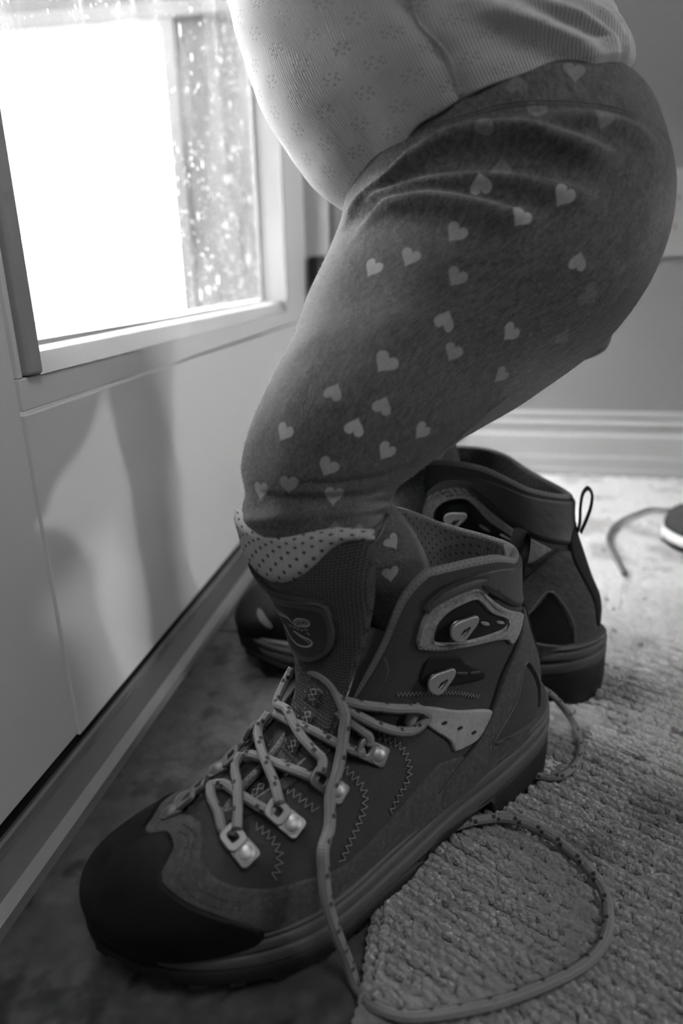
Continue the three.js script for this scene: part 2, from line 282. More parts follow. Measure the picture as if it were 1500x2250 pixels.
// a patch of given outline (list of [u, v]) that lies on the upper with its own thickness and rounded edge
function panelGeo(poly, side, { th = 0.0016, base = -0.0006, round = true, L = 0.006, edge = 0.0011, holes = [], surf = surfP, uvf = bootUV, corner = false } = {}) {
  const mid = poly.reduce((s, p) => [s[0] + p[0] / poly.length, s[1] + p[1] / poly.length], [0, 0]), e = 0.05;
  const su = surf(mid[0] + e, mid[1], side).distanceTo(surf(mid[0] - e, mid[1], side)) / (2 * e), sv = surf(mid[0], mid[1] + e, side).distanceTo(surf(mid[0], mid[1] - e, side)) / (2 * e);
  const dense = (list) => {
    let c = list; if (!corner) for (let k = 0; k < 2; k++) { const d = []; c.forEach((q, i) => { const r = c[(i + 1) % c.length]; d.push([lerp(q[0], r[0], 0.22), lerp(q[1], r[1], 0.22)], [lerp(q[0], r[0], 0.78), lerp(q[1], r[1], 0.78)]); }); c = d; }
    const out = [], n = c.length;
    for (let i = 0; i < n; i++) { const q = c[i], r = c[(i + 1) % n], len = Math.hypot((q[0] - r[0]) * su, (q[1] - r[1]) * sv), k = Math.max(1, Math.ceil(len / (L * 0.5))); for (let j = 0; j < k; j++) out.push([lerp(q[0], r[0], j / k), lerp(q[1], r[1], j / k)]); }
    return out.map((q) => new THREE.Vector2(q[0] * su, q[1] * sv));
  };
  const inset = (pts, d) => { const n = pts.length, ar = THREE.ShapeUtils.area(pts) > 0 ? 1 : -1; return pts.map((p, i) => { const a = pts[(i + n - 1) % n], b = pts[(i + 1) % n], t = b.clone().sub(a); if (t.lengthSq() < 1e-14) return p.clone(); t.normalize(); return new THREE.Vector2(p.x - t.y * d * ar, p.y + t.x * d * ar); }); };
  const pos = [], uv = [], idx = [];
  const add = (q, lift) => { const u = q.x / su, v = q.y / sv, p = surf(u, v, side, lift), t = uvf(u, v); pos.push(p.x, p.y, p.z); uv.push(t[0], t[1]); return pos.length / 3 - 1; };
  const outer = dense(poly), hs = holes.map(dense), rings = [outer, ...hs];
  const insets = rings.map((r, i) => inset(r, i ? -edge : edge));
  const flipIt = (side < 0) !== (THREE.ShapeUtils.area(outer) < 0);
  const tri = (a, b, c) => flipIt ? idx.push(a, c, b) : idx.push(a, b, c);
  // flat middle, split until fine enough to follow the upper
  let pts = [].concat(...insets), faces = THREE.ShapeUtils.triangulateShape(insets[0].slice(), insets.slice(1).map((h) => h.slice()));
  if (THREE.ShapeUtils.area(outer) < 0) faces = faces.map((f) => f);
  for (let pass = 0; pass < 7; pass++) {
    const cut = new Map(), key = (a, b) => a < b ? a + '_' + b : b + '_' + a; let any = false;
    const m = (a, b) => { if (pts[a].distanceTo(pts[b]) < L) return -1; const k = key(a, b); if (!cut.has(k)) { pts.push(pts[a].clone().lerp(pts[b], 0.5)); cut.set(k, pts.length - 1); any = true; } return cut.get(k); };
    const next = [];
    for (const [a, b, c] of faces) {
      const x = m(a, b), y = m(b, c), z = m(c, a), n = (x >= 0) + (y >= 0) + (z >= 0);
      if (n === 0) next.push([a, b, c]);
      else if (n === 3) next.push([a, x, z], [x, b, y], [z, y, c], [x, y, z]);
      else if (n === 1) { if (x >= 0) next.push([a, x, c], [x, b, c]); else if (y >= 0) next.push([a, b, y], [a, y, c]); else next.push([a, b, z], [z, b, c]); }
      else if (x < 0) next.push([a, b, y], [a, y, z], [z, y, c]); else if (y < 0) next.push([b, c, z], [b, z, x], [x, z, a]); else next.push([c, a, x], [c, x, y], [y, x, b]);
    }
    faces = next; if (!any) break;
  }
  const ids = pts.map((q) => add(q, th));
  const want = THREE.ShapeUtils.area(outer) > 0 ? 1 : -1;
  for (const [a, b, c] of faces) { const s = (pts[b].x - pts[a].x) * (pts[c].y - pts[a].y) - (pts[b].y - pts[a].y) * (pts[c].x - pts[a].x); if (s * want >= 0) tri(ids[a], ids[b], ids[c]); else tri(ids[a], ids[c], ids[b]); }
  let off = 0;
  rings.forEach((r, ri) => {
    const n = r.length, sgn = ri ? -1 : 1, top = r.map((q) => add(q, th * 0.62)), bot = r.map((q) => add(q, base));
    for (let i = 0; i < n; i++) {
      const j = (i + 1) % n, A = ids[off + i], B = ids[off + j];
      if (sgn > 0) { tri(bot[i], bot[j], top[j]); tri(bot[i], top[j], top[i]); tri(top[i], top[j], B); tri(top[i], B, A); }
      else { tri(bot[i], bot[j], top[j]); tri(bot[i], top[j], top[i]); tri(top[i], top[j], B); tri(top[i], B, A); }
    }
    off += n;
  });
  const g = new THREE.BufferGeometry(); g.setAttribute('position', new THREE.Float32BufferAttribute(pos, 3)); g.setAttribute('uv', new THREE.Float32BufferAttribute(uv, 2)); g.setIndex(idx); g.computeVertexNormals(); return g;
}
// ---------------------------------------------------------------- boot sole
const SOLE = [[.330,-.012],[.312,.022],[.280,.045],[.232,.058],[.172,.051],[.118,.043],[.062,.042],[.016,.033],[-.008,0],[.016,-.033],[.062,-.039],[.118,-.037],[.172,-.042],[.232,-.054],[.280,-.054],[.315,-.040]];
const toeLift = (a) => 0.017 * Math.pow(clamp((a - 0.215) / 0.115, 0, 1), 2);
const archLift = (a) => 0.017 * smooth(a, 0.078, 0.084) * (1 - smooth(a, 0.125, 0.165));
function soleRing(u, out) { const p = crList(SOLE, u * 16, true), e = 0.02, q = crList(SOLE, u * 16 + e, true), r = crList(SOLE, u * 16 - e, true); const tx = q[0] - r[0], tb = q[1] - r[1], l = Math.hypot(tx, tb); return [p[0] + tb / l * out, p[1] - tx / l * out]; }
function soleGeo(side, rings, nu = 160) {             // rings of [outset, y(a)], closed at both ends by a fan towards the middle line
  const n = rings.length + 1;
  return gridGeo(nu, n, (u, v) => {
    const k = Math.round(v * n) - 1, r = rings[clamp(k, 0, rings.length - 1)], q = soleRing(u, r[0]);
    const end = Math.round(v * n) === 0 || k === rings.length;
    const a = end ? clamp(q[0], 0.04, 0.28) : q[0], b = end ? q[1] * 0.02 : q[1];
    return BP([a, r[1](q[0], u), b], side);
  }, { uvf: (u, v, p) => [p.x, p.y - p.z], flip: side < 0, closed: true });
}
const outTop = (a) => 0.0115 + toeLift(a) + 0.014 * (1 - smooth(a, 0.04, 0.125)) + 0.010 * (1 - smooth(a, -.005, 0.06));
const midTop = (a) => crList([[.058],[.053],[.0465],[.039],[.035],[.0335],[.0345],[.036]], clamp(a / 0.0465, 0, 7))[0];
const tile = (a) => a - Math.floor(a);
const weaveTex = (p) => tex(128, (u, v) => { const x = u * 2, y = v * 2, odd = (Math.floor(x) + Math.floor(y)) % 2, fx = tile(x), fy = tile(y); const a = odd ? Math.sin(fx * Math.PI) * (0.6 + 0.4 * Math.sin(fy * Math.PI)) : Math.sin(fy * Math.PI) * (0.6 + 0.4 * Math.sin(fx * Math.PI)); return a * (0.85 + 0.15 * Math.sin((odd ? fy : fx) * 18)); }, p);
const perf = (u, v) => { let m = 1; for (const [cx, cy] of [[.25, .25], [.75, .75]]) for (const ox of [-1, 0, 1]) { const d = Math.hypot((u - cx + ox) * 1.25, (v - cy) * 1); m = Math.min(m, smooth(d, 0.09, 0.17)); } return m; };
const B = {
  rubber: grey(0.007, 0.6, { specularIntensity: .5, bumpMap: bumpFine, bumpScale: 0.0003 }),
  mid: grey(0.045, 0.7, { bumpMap: bumpFine, bumpScale: 0.0003 }),
  mesh: grey(1, 0.85, { map: tex(128, (u, v) => { const w = Math.abs(Math.sin(u * Math.PI * 4)) * Math.abs(Math.sin(v * Math.PI * 4)); return 0.095 + 0.095 * w + 0.04 * fbm(u * 8, v * 8, 8, 60, 2); }, 0.0048, true), bumpMap: weaveTex(0.0024), bumpScale: 0.0003 }),
  suede: grey(1, 0.95, { map: tex(256, (u, v) => 0.205 + 0.12 * (fbm(u * 24, v * 24, 24, 71, 4) - 0.5), 0.05, true), bumpMap: bumpFine, bumpScale: 0.0009 }),
  suedeLight: grey(1, 0.95, { map: tex(256, (u, v) => 0.43 + 0.16 * (fbm(u * 30, v * 30, 30, 73, 4) - 0.5), 0.05, true), bumpMap: bumpFine, bumpScale: 0.0009 }),
  leather: grey(1, 0.75, { map: tex(256, (u, v) => 0.46 + 0.12 * (fbm(u * 16, v * 16, 16, 75, 4) - 0.5), 0.05, true), bumpMap: bumpFine, bumpScale: 0.0003 }),
  pad: grey(0.025, 0.6, { bumpMap: bumpFine, bumpScale: 0.0004 }),
  lining: grey(1, 0.9, { map: tex(128, (u, v) => (0.54 + 0.05 * Math.sin(u * 40 + Math.sin(v * 60))) * (0.32 + 0.68 * perf(u, v)), [0.0072, 0.0082], true), bumpMap: tex(128, (u, v) => 0.4 * perf(u, v) + 0.15 * Math.sin(u * 44 + Math.sin(v * 60)) + 0.4, [0.0072, 0.0082]), bumpScale: 0.0008 }),
  lining2: grey(1, 0.95, { map: tex(128, (u, v) => (0.36 + 0.04 * Math.sin(u * 40 + Math.sin(v * 60))) * (0.55 + 0.45 * perf(u, v)), [0.0056, 0.0064], true), bumpMap: tex(128, (u, v) => 0.5 * perf(u, v) + 0.15 * Math.sin(u * 44 + Math.sin(v * 60)) + 0.3, [0.0056, 0.0064]), bumpScale: 0.0006 }),
  binding: grey(1, 0.95, { map: tex(128, (u, v) => .36 + .12 * (fbm(u * 20, v * 20, 20, 41, 3) - .5) - .16 * (1 - smooth(Math.hypot(tile(u * 2 + (v > .5 ? .5 : 0)) - .5, (tile(v * 2) - .5)), .1, .22)), [.006, .006], true), bumpMap: bumpFine, bumpScale: .0008 }),
  toe: grey(0.003, 0.6, { specularIntensity: .25, bumpMap: bumpFine, bumpScale: 0.00025 }),
  cordura: grey(1, 0.85, { map: tex(128, (u, v) => { const x = u * 2, y = v * 2, fx = tile(x), fy = tile(y), odd = (Math.floor(x) + Math.floor(y)) % 2; return 0.08 + 0.15 * (odd ? Math.sin(fx * Math.PI) : Math.sin(fy * Math.PI)); }, 0.0034, true), bumpMap: weaveTex(0.0034), bumpScale: 0.0008 }),
  dark: grey(0.006, 0.8, { specularIntensity: .4 }),
  seam: grey(0.006, 0.9),
  metal: grey(0.31, 0.5, { metalness: 0.85 }),
  metalDark: grey(0.17, 0.46, { metalness: 0.85 }),
  piping2: grey(0.05, 0.7),
  metalDull: grey(0.1, 0.55, { metalness: 0.6 }),
  thread: grey(0.13, 0.9),
  lace: grey(1, 0.9, {
    map: tex([256, 64], (u, v) => { let g = 0.40 + 0.05 * Math.sin((u * 26 + v * 8) * Math.PI) * Math.sin((u * 26 - v * 8) * Math.PI); for (const [c, w] of [[.22, .1], [.32, .2], [.70, .6], [.80, .7]]) { const d = Math.abs(u - c), e = Math.abs(tile(v - w + 0.5) - 0.5) + 0.012 * Math.sin(u * 160); if (d < 0.042 && e < 0.07) g = 0.15; if (d < 0.042 && Math.abs(tile(v - w) - 0.5) < 0.06) g = 0.15; } return g; }, [0.03, 1], true),
    bumpMap: tex([128, 64], (u, v) => 0.5 + 0.5 * Math.sin((u * 12 + v * 8) * Math.PI) * Math.sin((u * 12 - v * 8) * Math.PI), [0.012, 1]), bumpScale: 0.0004,
  }),
};
const mirror = (list) => list.map(([u, v]) => [12 - u, v]).reverse();
const OUT = {
  toecap: [[-1.40,1.90],[-0.89,2.43],[-0.19,2.48],[0.01,2.60],[0.10,2.71],[0.30,2.72],[0.54,2.64],[0.66,2.40],[0.73,2.13],[0.82,1.94],[0.94,1.81],[1.15,1.53],[1.34,1.25],[1.55,0.85],[1.66,0.55],[1.69,0.31],[1.62,-0.0],[1.1,0],[.5,0],[0,0],[-.5,0],[-1.1,0],[-1.7,0],[-1.75,.6],[-1.65,1.3]],
  rand: [[-0.42,2.93],[0.25,3.06],[0.54,3.08],[0.85,2.87],[1.01,2.61],[1.19,2.18],[1.32,1.84],[1.49,1.56],[1.75,1.27],[2.04,1.12],[2.29,0.88],[2.57,0.89],[2.88,1.05],[3.32,1.42],[3.47,1.56],[3.8,1.3],[4.1,.9],[4.1,.04],[2,.04],[1.2,.9],[.55,2.0],[.2,2.4],[-.3,2.2],[-.9,2.1]],
  randIn: [[-1.28,2.76],[-1.6,2.3],[-1.75,1.7],[-2.04,1.22],[-2.29,0.88],[-2.57,0.89],[-2.88,1.05],[-3.32,1.42],[-3.8,1.3],[-4.1,.9],[-4.1,.04],[-2,.04],[-1.4,1.2],[-.8,2.2],[-.5,2.9]],
  loop: [[3.29,3.34],[3.50,3.09],[3.78,2.65],[4.28,2.09],[4.24,1.86],[4.10,1.50],[4.00,1.43],[3.74,1.54],[3.69,1.61],[3.67,1.89],[3.55,2.24],[3.38,2.73],[3.22,3.10]],
  heel: [[5.3,4.45],[4.83,3.75],[4.54,3.07],[4.32,2.19],[4.10,1.43],[3.79,1.1],[3.5,.75],[3.5,.04],[4.5,.04],[6,.04],[7.5,.04],[8.5,.04],[8.5,.75],[8.21,1.1],[7.9,1.43],[7.68,2.19],[7.46,3.07],[7.17,3.75],[6.7,4.45],[6,4.2]],
  tri: [[4.93,2.76],[4.90,2.74],[4.62,1.9],[4.29,1.06],[4.31,1.0],[4.8,.86],[5.26,0.70],[5.28,.74],[5.18,1.68],[4.96,2.72]],
  hook: [[3.08,6.28],[3.31,6.38],[3.64,6.46],[3.79,6.40],[3.94,6.13],[4.33,5.58],[5.26,4.51],[5.06,4.36],[4.65,3.82],[4.56,4.27],[3.64,4.80],[3.30,5.06],[3.07,5.33],[2.96,5.59],[2.99,6.05]],
  hookinRaw: [[3.21,5.91],[3.36,6.13],[3.74,6.21],[3.88,5.98],[4.13,5.49],[4.63,4.93],[4.65,4.52],[4.13,4.69],[3.62,4.96],[3.22,5.32],[3.19,5.63]],
  patch2: [[3.22,4.94],[3.45,4.77],[3.73,4.48],[3.83,4.15],[4.21,3.40],[4.21,3.15],[3.93,3.35],[3.43,3.76],[3.18,4.20]],
  collar: [[2.98,6.3],[3.3,6.6],[4,6.7],[5,6.78],[6,6.82],[7,6.78],[8,6.7],[8.7,6.6],[9.02,6.3],[8.95,6.28],[8.65,6.52],[8.2,6.55],[8.05,6.25],[7.6,5.7],[6.75,4.75],[6,4.5],[5.25,4.75],[4.4,5.7],[3.95,6.25],[3.8,6.55],[3.35,6.52],[3.05,6.28]],
  stay: [[1.02,3.7],[1.22,4.0],[1.47,4.5],[1.72,5.0],[1.97,5.5],[2.2,5.9],[2.6,5.2],[2.3,4.5],[2.1,4.0],[1.75,3.5],[1.35,3.25],[.7,3.2]],
};
{ const l = OUT.hookinRaw, c = l.reduce((s, p) => [s[0] + p[0] / l.length, s[1] + p[1] / l.length], [0, 0]); OUT.hookin = l.map((p) => [lerp(c[0], p[0], .92), lerp(c[1], p[1], .90)]); }
const PATH = {
  S1: [[-1.80,5.6],[-1.6,5.5],[-1.45,5.35],[-1.2,5.1],[-1.0,5.05],[-0.22,5.11],[0.78,5.06],[1.74,4.76],[2.31,4.10],[2.62,3.47],[2.67,3.18]],
  S2: [[-0.30,5.39],[0.35,5.31],[0.87,5.24],[1.88,5.03],[2.77,4.11],[3.25,3.44],[3.36,3.07],[3.22,2.85],[3.09,2.95],[2.69,3.71],[1.96,4.79],[0.91,5.20],[0.06,5.36]],
  S3: [[-0.69,5.36],[0.14,5.54],[0.76,5.47],[1.31,5.23],[1.77,4.83],[2.04,4.16],[2.32,3.12],[2.26,2.54],[2.19,2.00]],
  S4: [[-1.25,4.05],[-1.15,4.3],[-0.14,4.57],[0.94,4.58],[2.09,3.90],[2.56,3.17],[2.62,3.1]],
  S5: [[-1.7,4.9],[-1.6,4.55],[-1.2,4.45],[-0.48,4.64],[0.44,4.53],[1.51,4.13],[2.05,3.52],[2.12,3.2]],
  S6: [[-0.67,3.68],[-0.55,3.84],[0.11,3.98],[0.79,4.01],[1.76,3.53],[2.14,3.06]],
  S7: [[-1.2,4.25],[-1.00,4.09],[-0.30,4.05],[0.57,3.92],[1.40,3.53],[1.75,2.95]],
  S8: [[-0.36,3.36],[-0.07,3.47],[0.51,3.52],[1.10,3.42],[1.56,3.05],[1.72,2.80]],
  S9: [[-0.55,3.78],[-0.27,3.67],[0.46,3.55],[1.08,3.27],[1.39,2.72]],
  S10: [[1.36,2.78],[1.06,3.02],[0.85,3.16],[0.53,3.27],[0.11,3.30],[-0.36,3.36]],
  zA: [[2.40,3.06],[2.52,2.65],[2.61,2.18],[2.61,1.89],[2.57,1.67],[2.48,1.44],[2.38,1.19],[2.32,1.01]],
  zB: [[2.83,3.13],[3.00,2.75],[3.09,2.47],[3.13,2.01],[3.11,1.72],[3.03,1.54],[2.92,1.34],[2.86,1.19]],
  zC: [[1.57,3.45],[1.87,3.08],[2.05,2.65],[2.14,2.36]],
  zD: [[1.51,2.83],[1.64,2.56],[1.74,2.22],[1.80,1.86],[1.79,1.62],[1.75,1.46]],
  zE: [[2.88,4.22],[3.62,3.38],[3.78,3.19],[4.11,2.67]],
};
const S3END = [[.2285, .0781, .0605], [.2309, .069, .064], [.2324, .0606, .067], [.2327, .0513, .070], [.2317, .041, .073], [.2291, .0284, .075], [.2251, .0127, .0755]];
const LACELIFT = { S1: .0048, S2: .0062, S3: .0085, S4: .0052, S5: .0085, S6: .0048, S7: .0082, S8: .0045, S9: .0078, S10: .0045 };
// frame on the upper: x from p towards q, z outward
function frameOn(p, q, side, lift) {
  const P = surfP(p[0], p[1], side, lift), Q = surfP(q[0], q[1], side, lift), n = upperNormal(p[0], p[1]); n.z *= -side;
  const x = Q.clone().sub(P); x.addScaledVector(n, -x.dot(n)).normalize(); const y = n.clone().cross(x);
  return new THREE.Matrix4().makeBasis(x, y, n).setPosition(P);
}
const shapeOf = (pts, smoothIt = true) => { const s = new THREE.Shape(); if (smoothIt) { const c = new THREE.CatmullRomCurve3(pts.map((p) => V(p[0], p[1], 0)), true, 'catmullrom', 0.6).getPoints(48); c.forEach((p, i) => i ? s.lineTo(p.x, p.y) : s.moveTo(p.x, p.y)); } else s.setFromPoints(pts.map((p) => new THREE.Vector2(...p))); return s; };
const ext = (s, depth, bevel) => new THREE.ExtrudeGeometry(s, { depth, bevelEnabled: true, bevelThickness: bevel, bevelSize: bevel, bevelSegments: 3, curveSegments: 10 });
const clean = (g) => { const r = g.index ? g.toNonIndexed() : g; for (const k of Object.keys(r.attributes)) if (!['position', 'normal', 'uv'].includes(k)) r.deleteAttribute(k); return r; };
const merge = (list) => mergeGeometries(list.map(clean));
function rect(w, h, r, cx = 0, cy = 0) { const s = new THREE.Shape(), x = cx - w / 2, y = cy - h / 2; s.moveTo(x + r, y); s.lineTo(x + w - r, y); s.quadraticCurveTo(x + w, y, x + w, y + r); s.lineTo(x + w, y + h - r); s.quadraticCurveTo(x + w, y + h, x + w - r, y + h); s.lineTo(x + r, y + h); s.quadraticCurveTo(x, y + h, x, y + h - r); s.lineTo(x, y + r); s.quadraticCurveTo(x, y, x + r, y); return s; }
const ringGeo = (() => {                              // lace ring seen from above: loop at -x, riveted plate at +x
  const plate = ext(rect(.0125, .0105, .0024, .0055), .0012, .0005);
  const loop = rect(.0115, .0102, .0036, -.0042); loop.holes.push(rect(.0068, .0056, .002, -.0046)); const lg = ext(loop, .0014, .0007); lg.rotateY(0.28); lg.translate(0, 0, .0012);
  return merge([plate, lg]);
})();
const rivetGeo = (() => { const g = new THREE.SphereGeometry(.0052, 24, 10, 0, Math.PI * 2, 0, Math.PI / 2.4); g.rotateX(Math.PI / 2); g.scale(1, 1, .72); g.translate(.0062, 0, .0002); const t = new THREE.TorusGeometry(.0046, .0005, 8, 28); t.translate(.0062, 0, .0018); return merge([g, t]); })();
const hookGeo = (() => {                              // cast lace hook: foot, neck and a pierced triangular lip
  const foot = new THREE.CylinderGeometry(.0046, .0054, .0016, 24); foot.rotateX(Math.PI / 2); foot.translate(-.002, -.001, .0008);
  const neck = new THREE.CylinderGeometry(.003, .0038, .005, 16); neck.rotateX(Math.PI / 2); neck.translate(-.003, -.001, .003);
  const lip = shapeOf([[-.0085, -.004], [-.009, .002], [-.004, .0055], [.004, .0068], [.0098, .0072], [.0105, .003], [.006, -.003], [.001, -.0082], [-.004, -.0078]]);
  const hole = new THREE.Path(); [[-.003, -.0042], [-.001, -.0005], [.004, .0016], [.0055, .0008], [.003, -.003], [0, -.0055]].forEach((p, i) => i ? hole.lineTo(...p) : hole.moveTo(...p)); lip.holes.push(hole);
  const lg = ext(lip, .0009, .0009); lg.rotateX(-0.18); lg.rotateY(-0.12); lg.translate(0, 0, .0046);
  const all = merge([foot, neck, lg]); all.scale(.84, .84, .84); return all;
})();
const rimSmall = (pts, side, r, lift, seg = 6) => tube(pts.map((p) => surfP(p[0], p[1], side, lift)), r, seg, 6);
function zigzag(path, side, amp, step) {
  const c = new THREE.CatmullRomCurve3(path.map((p) => surfP(p[0], p[1], side, .0007))), n = Math.round(c.getLength() / step), out = [];
  for (let i = 0; i <= n; i++) { const p = c.getPointAt(i / n), t = c.getTangentAt(i / n), q = Math.round(i / n * (path.length - 1)), nn = upperNormal(path[q][0], path[q][1]); nn.z *= -side; out.push(p.addScaledVector(t.cross(nn).normalize(), (i % 2 ? 1 : -1) * amp)); }
  const gs = []; for (let i = 0; i < n; i++) gs.push(tube([out[i], out[i].clone().lerp(out[i + 1], 0.5), out[i + 1]], .00036, 1, 4)); return gs;
}
function stitches(path, side, step = .0034, len = .0022, lift = .0021, surf = surfP) {
  const c = new THREE.CatmullRomCurve3(path.map((p) => surf(p[0], p[1], side, lift))), n = Math.floor(c.getLength() / step), L = c.getLength(), gs = [];
  for (let i = 0; i < n; i++) { const a = c.getPointAt(i * step / L), b = c.getPointAt(Math.min(1, (i * step + len) / L)); gs.push(tube([a, a.clone().lerp(b, .5), b], .0004, 1, 4)); }
  return gs;
}
const tongueSurf = (s, w, side, lift = 0) => BP(tongueP(s, w, .0035 + lift), side);
const liningStart = (s) => crList([[.872], [.867], [.845], [.845], [.857], [.879], [.912], [.955], [.992], [1.0]], clamp((s + 1) / 2 * 9, 0, 9))[0];

function makeBoot(name, label, side, pos, turn, extraLaces) {
  const t = thing(name, label, 'boot', pos, turn, 'pair of hiking boots');
  const low = (a) => toeLift(a) + archLift(a);
  mesh('outsole', soleGeo(side, [[-.006, low], [-.001, low], [.0008, (a) => low(a) + .002], [.0014, (a, u) => lerp(low(a), outTop(a), .5)], [.0008, (a) => outTop(a) - .001], [-.002, outTop]]), B.rubber, t);
  for (let i = 0; i < 34; i++) {                      // lugs along the rim of the sole
    const u = (i + .5) / 34, p = soleRing(u, -.0035), q = soleRing(u + .004, -.0035), a = p[0]; if (a > .084 && a < .128) continue;
    const g = new RoundedBoxGeometry(.0095, .006, .0085, 2, .001); g.rotateY(Math.atan2(side * (q[1] - p[1]), q[0] - p[0])); const c = BP([p[0], low(a) + .0022, p[1]], side); g.translate(c.x, c.y, c.z); mesh('lug', g, B.rubber, t);
  }
  const f = (k) => (a) => lerp(outTop(a) - .001, midTop(a), k);
  mesh('midsole', soleGeo(side, [[-.004, f(0)], [-.0005, f(.04)], [.0008, f(.12)], [.0010, f(.38)], [-.0006, f(.43)], [-.0026, f(.46)], [-.0026, f(.49)], [-.0004, f(.52)], [.0006, f(.58)], [.0003, f(.76)], [-.0008, f(.79)], [-.0026, f(.82)], [-.0026, f(.85)], [-.0008, f(.88)], [-.0006, f(.95)], [-.0020, f(1)], [-.010, f(1.02)]]), B.mid, t);
  // rubber bumper that rises from the sole round the toe
  mesh('toe_bumper', gridGeo(80, 10, (x, y) => {
    const u = lerp(-.17, .135, x), q0 = soleRing(u, 0), fade = Math.sin(Math.PI * clamp((x) , 0, 1)), h = lerp(outTop(q0[0]) - .003, lerp(outTop(q0[0]), .050, Math.pow(fade, .6)), y), o = lerp(.0018, -.004, smooth(y, .3, 1)) - .006 * (1 - Math.pow(fade, .35)); const q = soleRing(u, o); return BP([q[0], h, q[1]], side);
  }, { uvf: (u, v, p) => [p.x + p.z, p.y], flip: side < 0 }), B.toe, t);
  // upper: closed over the toes, open at the front above the throat
  const uAt = (x, w) => lerp(edgeL(w), edgeM(w), x);
  mesh('upper', gridGeo(110, 96, (x, y) => surfP(uAt(x, y * NL), y * NL, side), { uvf: (x, y) => bootUV(uAt(x, y * NL), y * NL), flip: side < 0 }), B.mesh, t);
  const RIM = .0031;
  mesh('collar_lining', gridGeo(90, 40, (x, y) => { const w = lerp(3.4, NL, y); return surfP(uAt(x, w), w, side, -2 * RIM); }, { uvf: (x, y) => bootUV(uAt(x, lerp(3.4, NL, y)), lerp(3.4, NL, y)), flip: side > 0 }), B.lining2, t);
  // padded binding along the whole opening
  let loop = []; for (let i = 0; i <= 30; i++) { const v = lerp(3.32, 7, i / 30); loop.push([edgeL(v), v]); }
  for (let i = 1; i < 40; i++) loop.push([lerp(edgeL(7), edgeM(7), i / 40), 7]);
  for (let i = 0; i <= 30; i++) { const v = lerp(7, 3.32, i / 30); loop.push([edgeM(v), v]); }
  const cents = loop.map((p) => surfP(p[0], p[1], side)), nrm = loop.map((p) => { const n = upperNormal(p[0], Math.min(p[1], 6.98)); n.z *= -side; return n; });
  mesh('collar_binding', gridGeo(loop.length - 1, 8, (x, y) => {
    const i = Math.round(x * (loop.length - 1)), a = cents[Math.max(i - 2, 0)], b = cents[Math.min(i + 2, loop.length - 1)], tan = b.clone().sub(a).normalize(), o = nrm[i].clone().cross(tan).normalize().multiplyScalar(side), th = y * Math.PI;
    return cents[i].clone().addScaledVector(nrm[i], -RIM + RIM * Math.cos(th)).addScaledVector(o, -RIM * Math.sin(th) * -1);
  }, { uvf: (x, y) => [x * .6, y * .012], flip: side < 0 }), B.binding, t);
  // panels
  const P = (nm, poly, mat, o = {}) => mesh(nm, panelGeo(poly, side, o), mat, t);
  P('toe_cap', OUT.toecap, B.toe, { th: .0026, edge: .0016 });
  P('suede_rand', OUT.rand, B.suede, { th: .0013 });
  P('suede_rand', OUT.randIn, B.suede, { th: .0012 });
  P('heel_overlay', OUT.heel, B.suede, { th: .0017, holes: [OUT.tri, mirror(OUT.tri)] });
  P('collar_pad', OUT.collar, B.pad, { th: .0022, edge: .003 });
  for (const m of [0, 1]) {
    const W = (l) => m ? mirror(l) : l, w1 = (p) => m ? [12 - p[0], p[1]] : p;
    P('hook_overlay', W(OUT.hook), B.suedeLight, { th: .0022, holes: [W(OUT.hookin)] });
    P('hook_patch', W(OUT.hookin), B.dark, { th: .0007 });
    P('hook_patch', W(OUT.patch2), B.dark, { th: .0012 });
    P('lace_loop', W(OUT.loop), B.leather, { th: .0021 });
    P('tear', W([[3.82, 6.47], [4.0, 6.33], [4.36, 5.88], [4.3, 5.80], [3.95, 6.2], [3.8, 6.38]]), B.seam, { th: .0027, edge: .0003 });
    if (side < 0 && m) { P('toe_mark', [[11.03, 1.60], [10.84, 1.52], [10.56, .98], [10.60, .76]], B.piping2, { th: .0032, edge: .0004 }); }
    if (side < 0) P('heel_window_shade', W(OUT.tri), B.dark, { th: .0006 });  // dark triangles stand in for the weaker light on the rear boot
    P('eyestay', W(OUT.stay), B.mesh, { th: .0016 });
    for (const [u, v] of [[3.60, 2.52], [3.79, 2.15], [3.98, 1.77]]) P('perforation', W([[u - .045, v + .06], [u + .03, v + .05], [u + .045, v - .06], [u - .03, v - .05]]), B.seam, { th: .0024, edge: .0003 });
    for (const [u, v, c] of [[4.05, 5.17, 1], [4.40, 4.92, 1], [3.80, 3.80, 0], [4.02, 3.57, 0]]) P('dash_mark', W([[u - .1, v + .1], [u - .08, v + .19], [u + .1, v + .0], [u + .08, v - .09]]), c ? B.suedeLight : B.pad, { th: .0017, edge: .0003 });
    mesh('folded_tab', tube([[3.31, 3.36], [3.235, 3.22], [3.20, 3.05], [3.22, 2.9]].map((p) => surfP(...w1(p), side, .0022)), .0036, 8, 10), B.leather, t);
    mesh('seam', rimSmall([[5.34, 4.5], [4.80, 3.75], [4.51, 3.07], [4.29, 2.19], [4.07, 1.43], [3.77, 1.13], [3.46, .78]].map(w1), side, .0011, .0006), B.seam, t);
    mesh('piping', rimSmall([[5.21, 0.66], [4.24, 1.0], [4.6, 1.9], [4.93, 2.83], [5.22, 1.7], [5.31, .66]].map(w1), side, .0008, .0016), B.suedeLight, t);
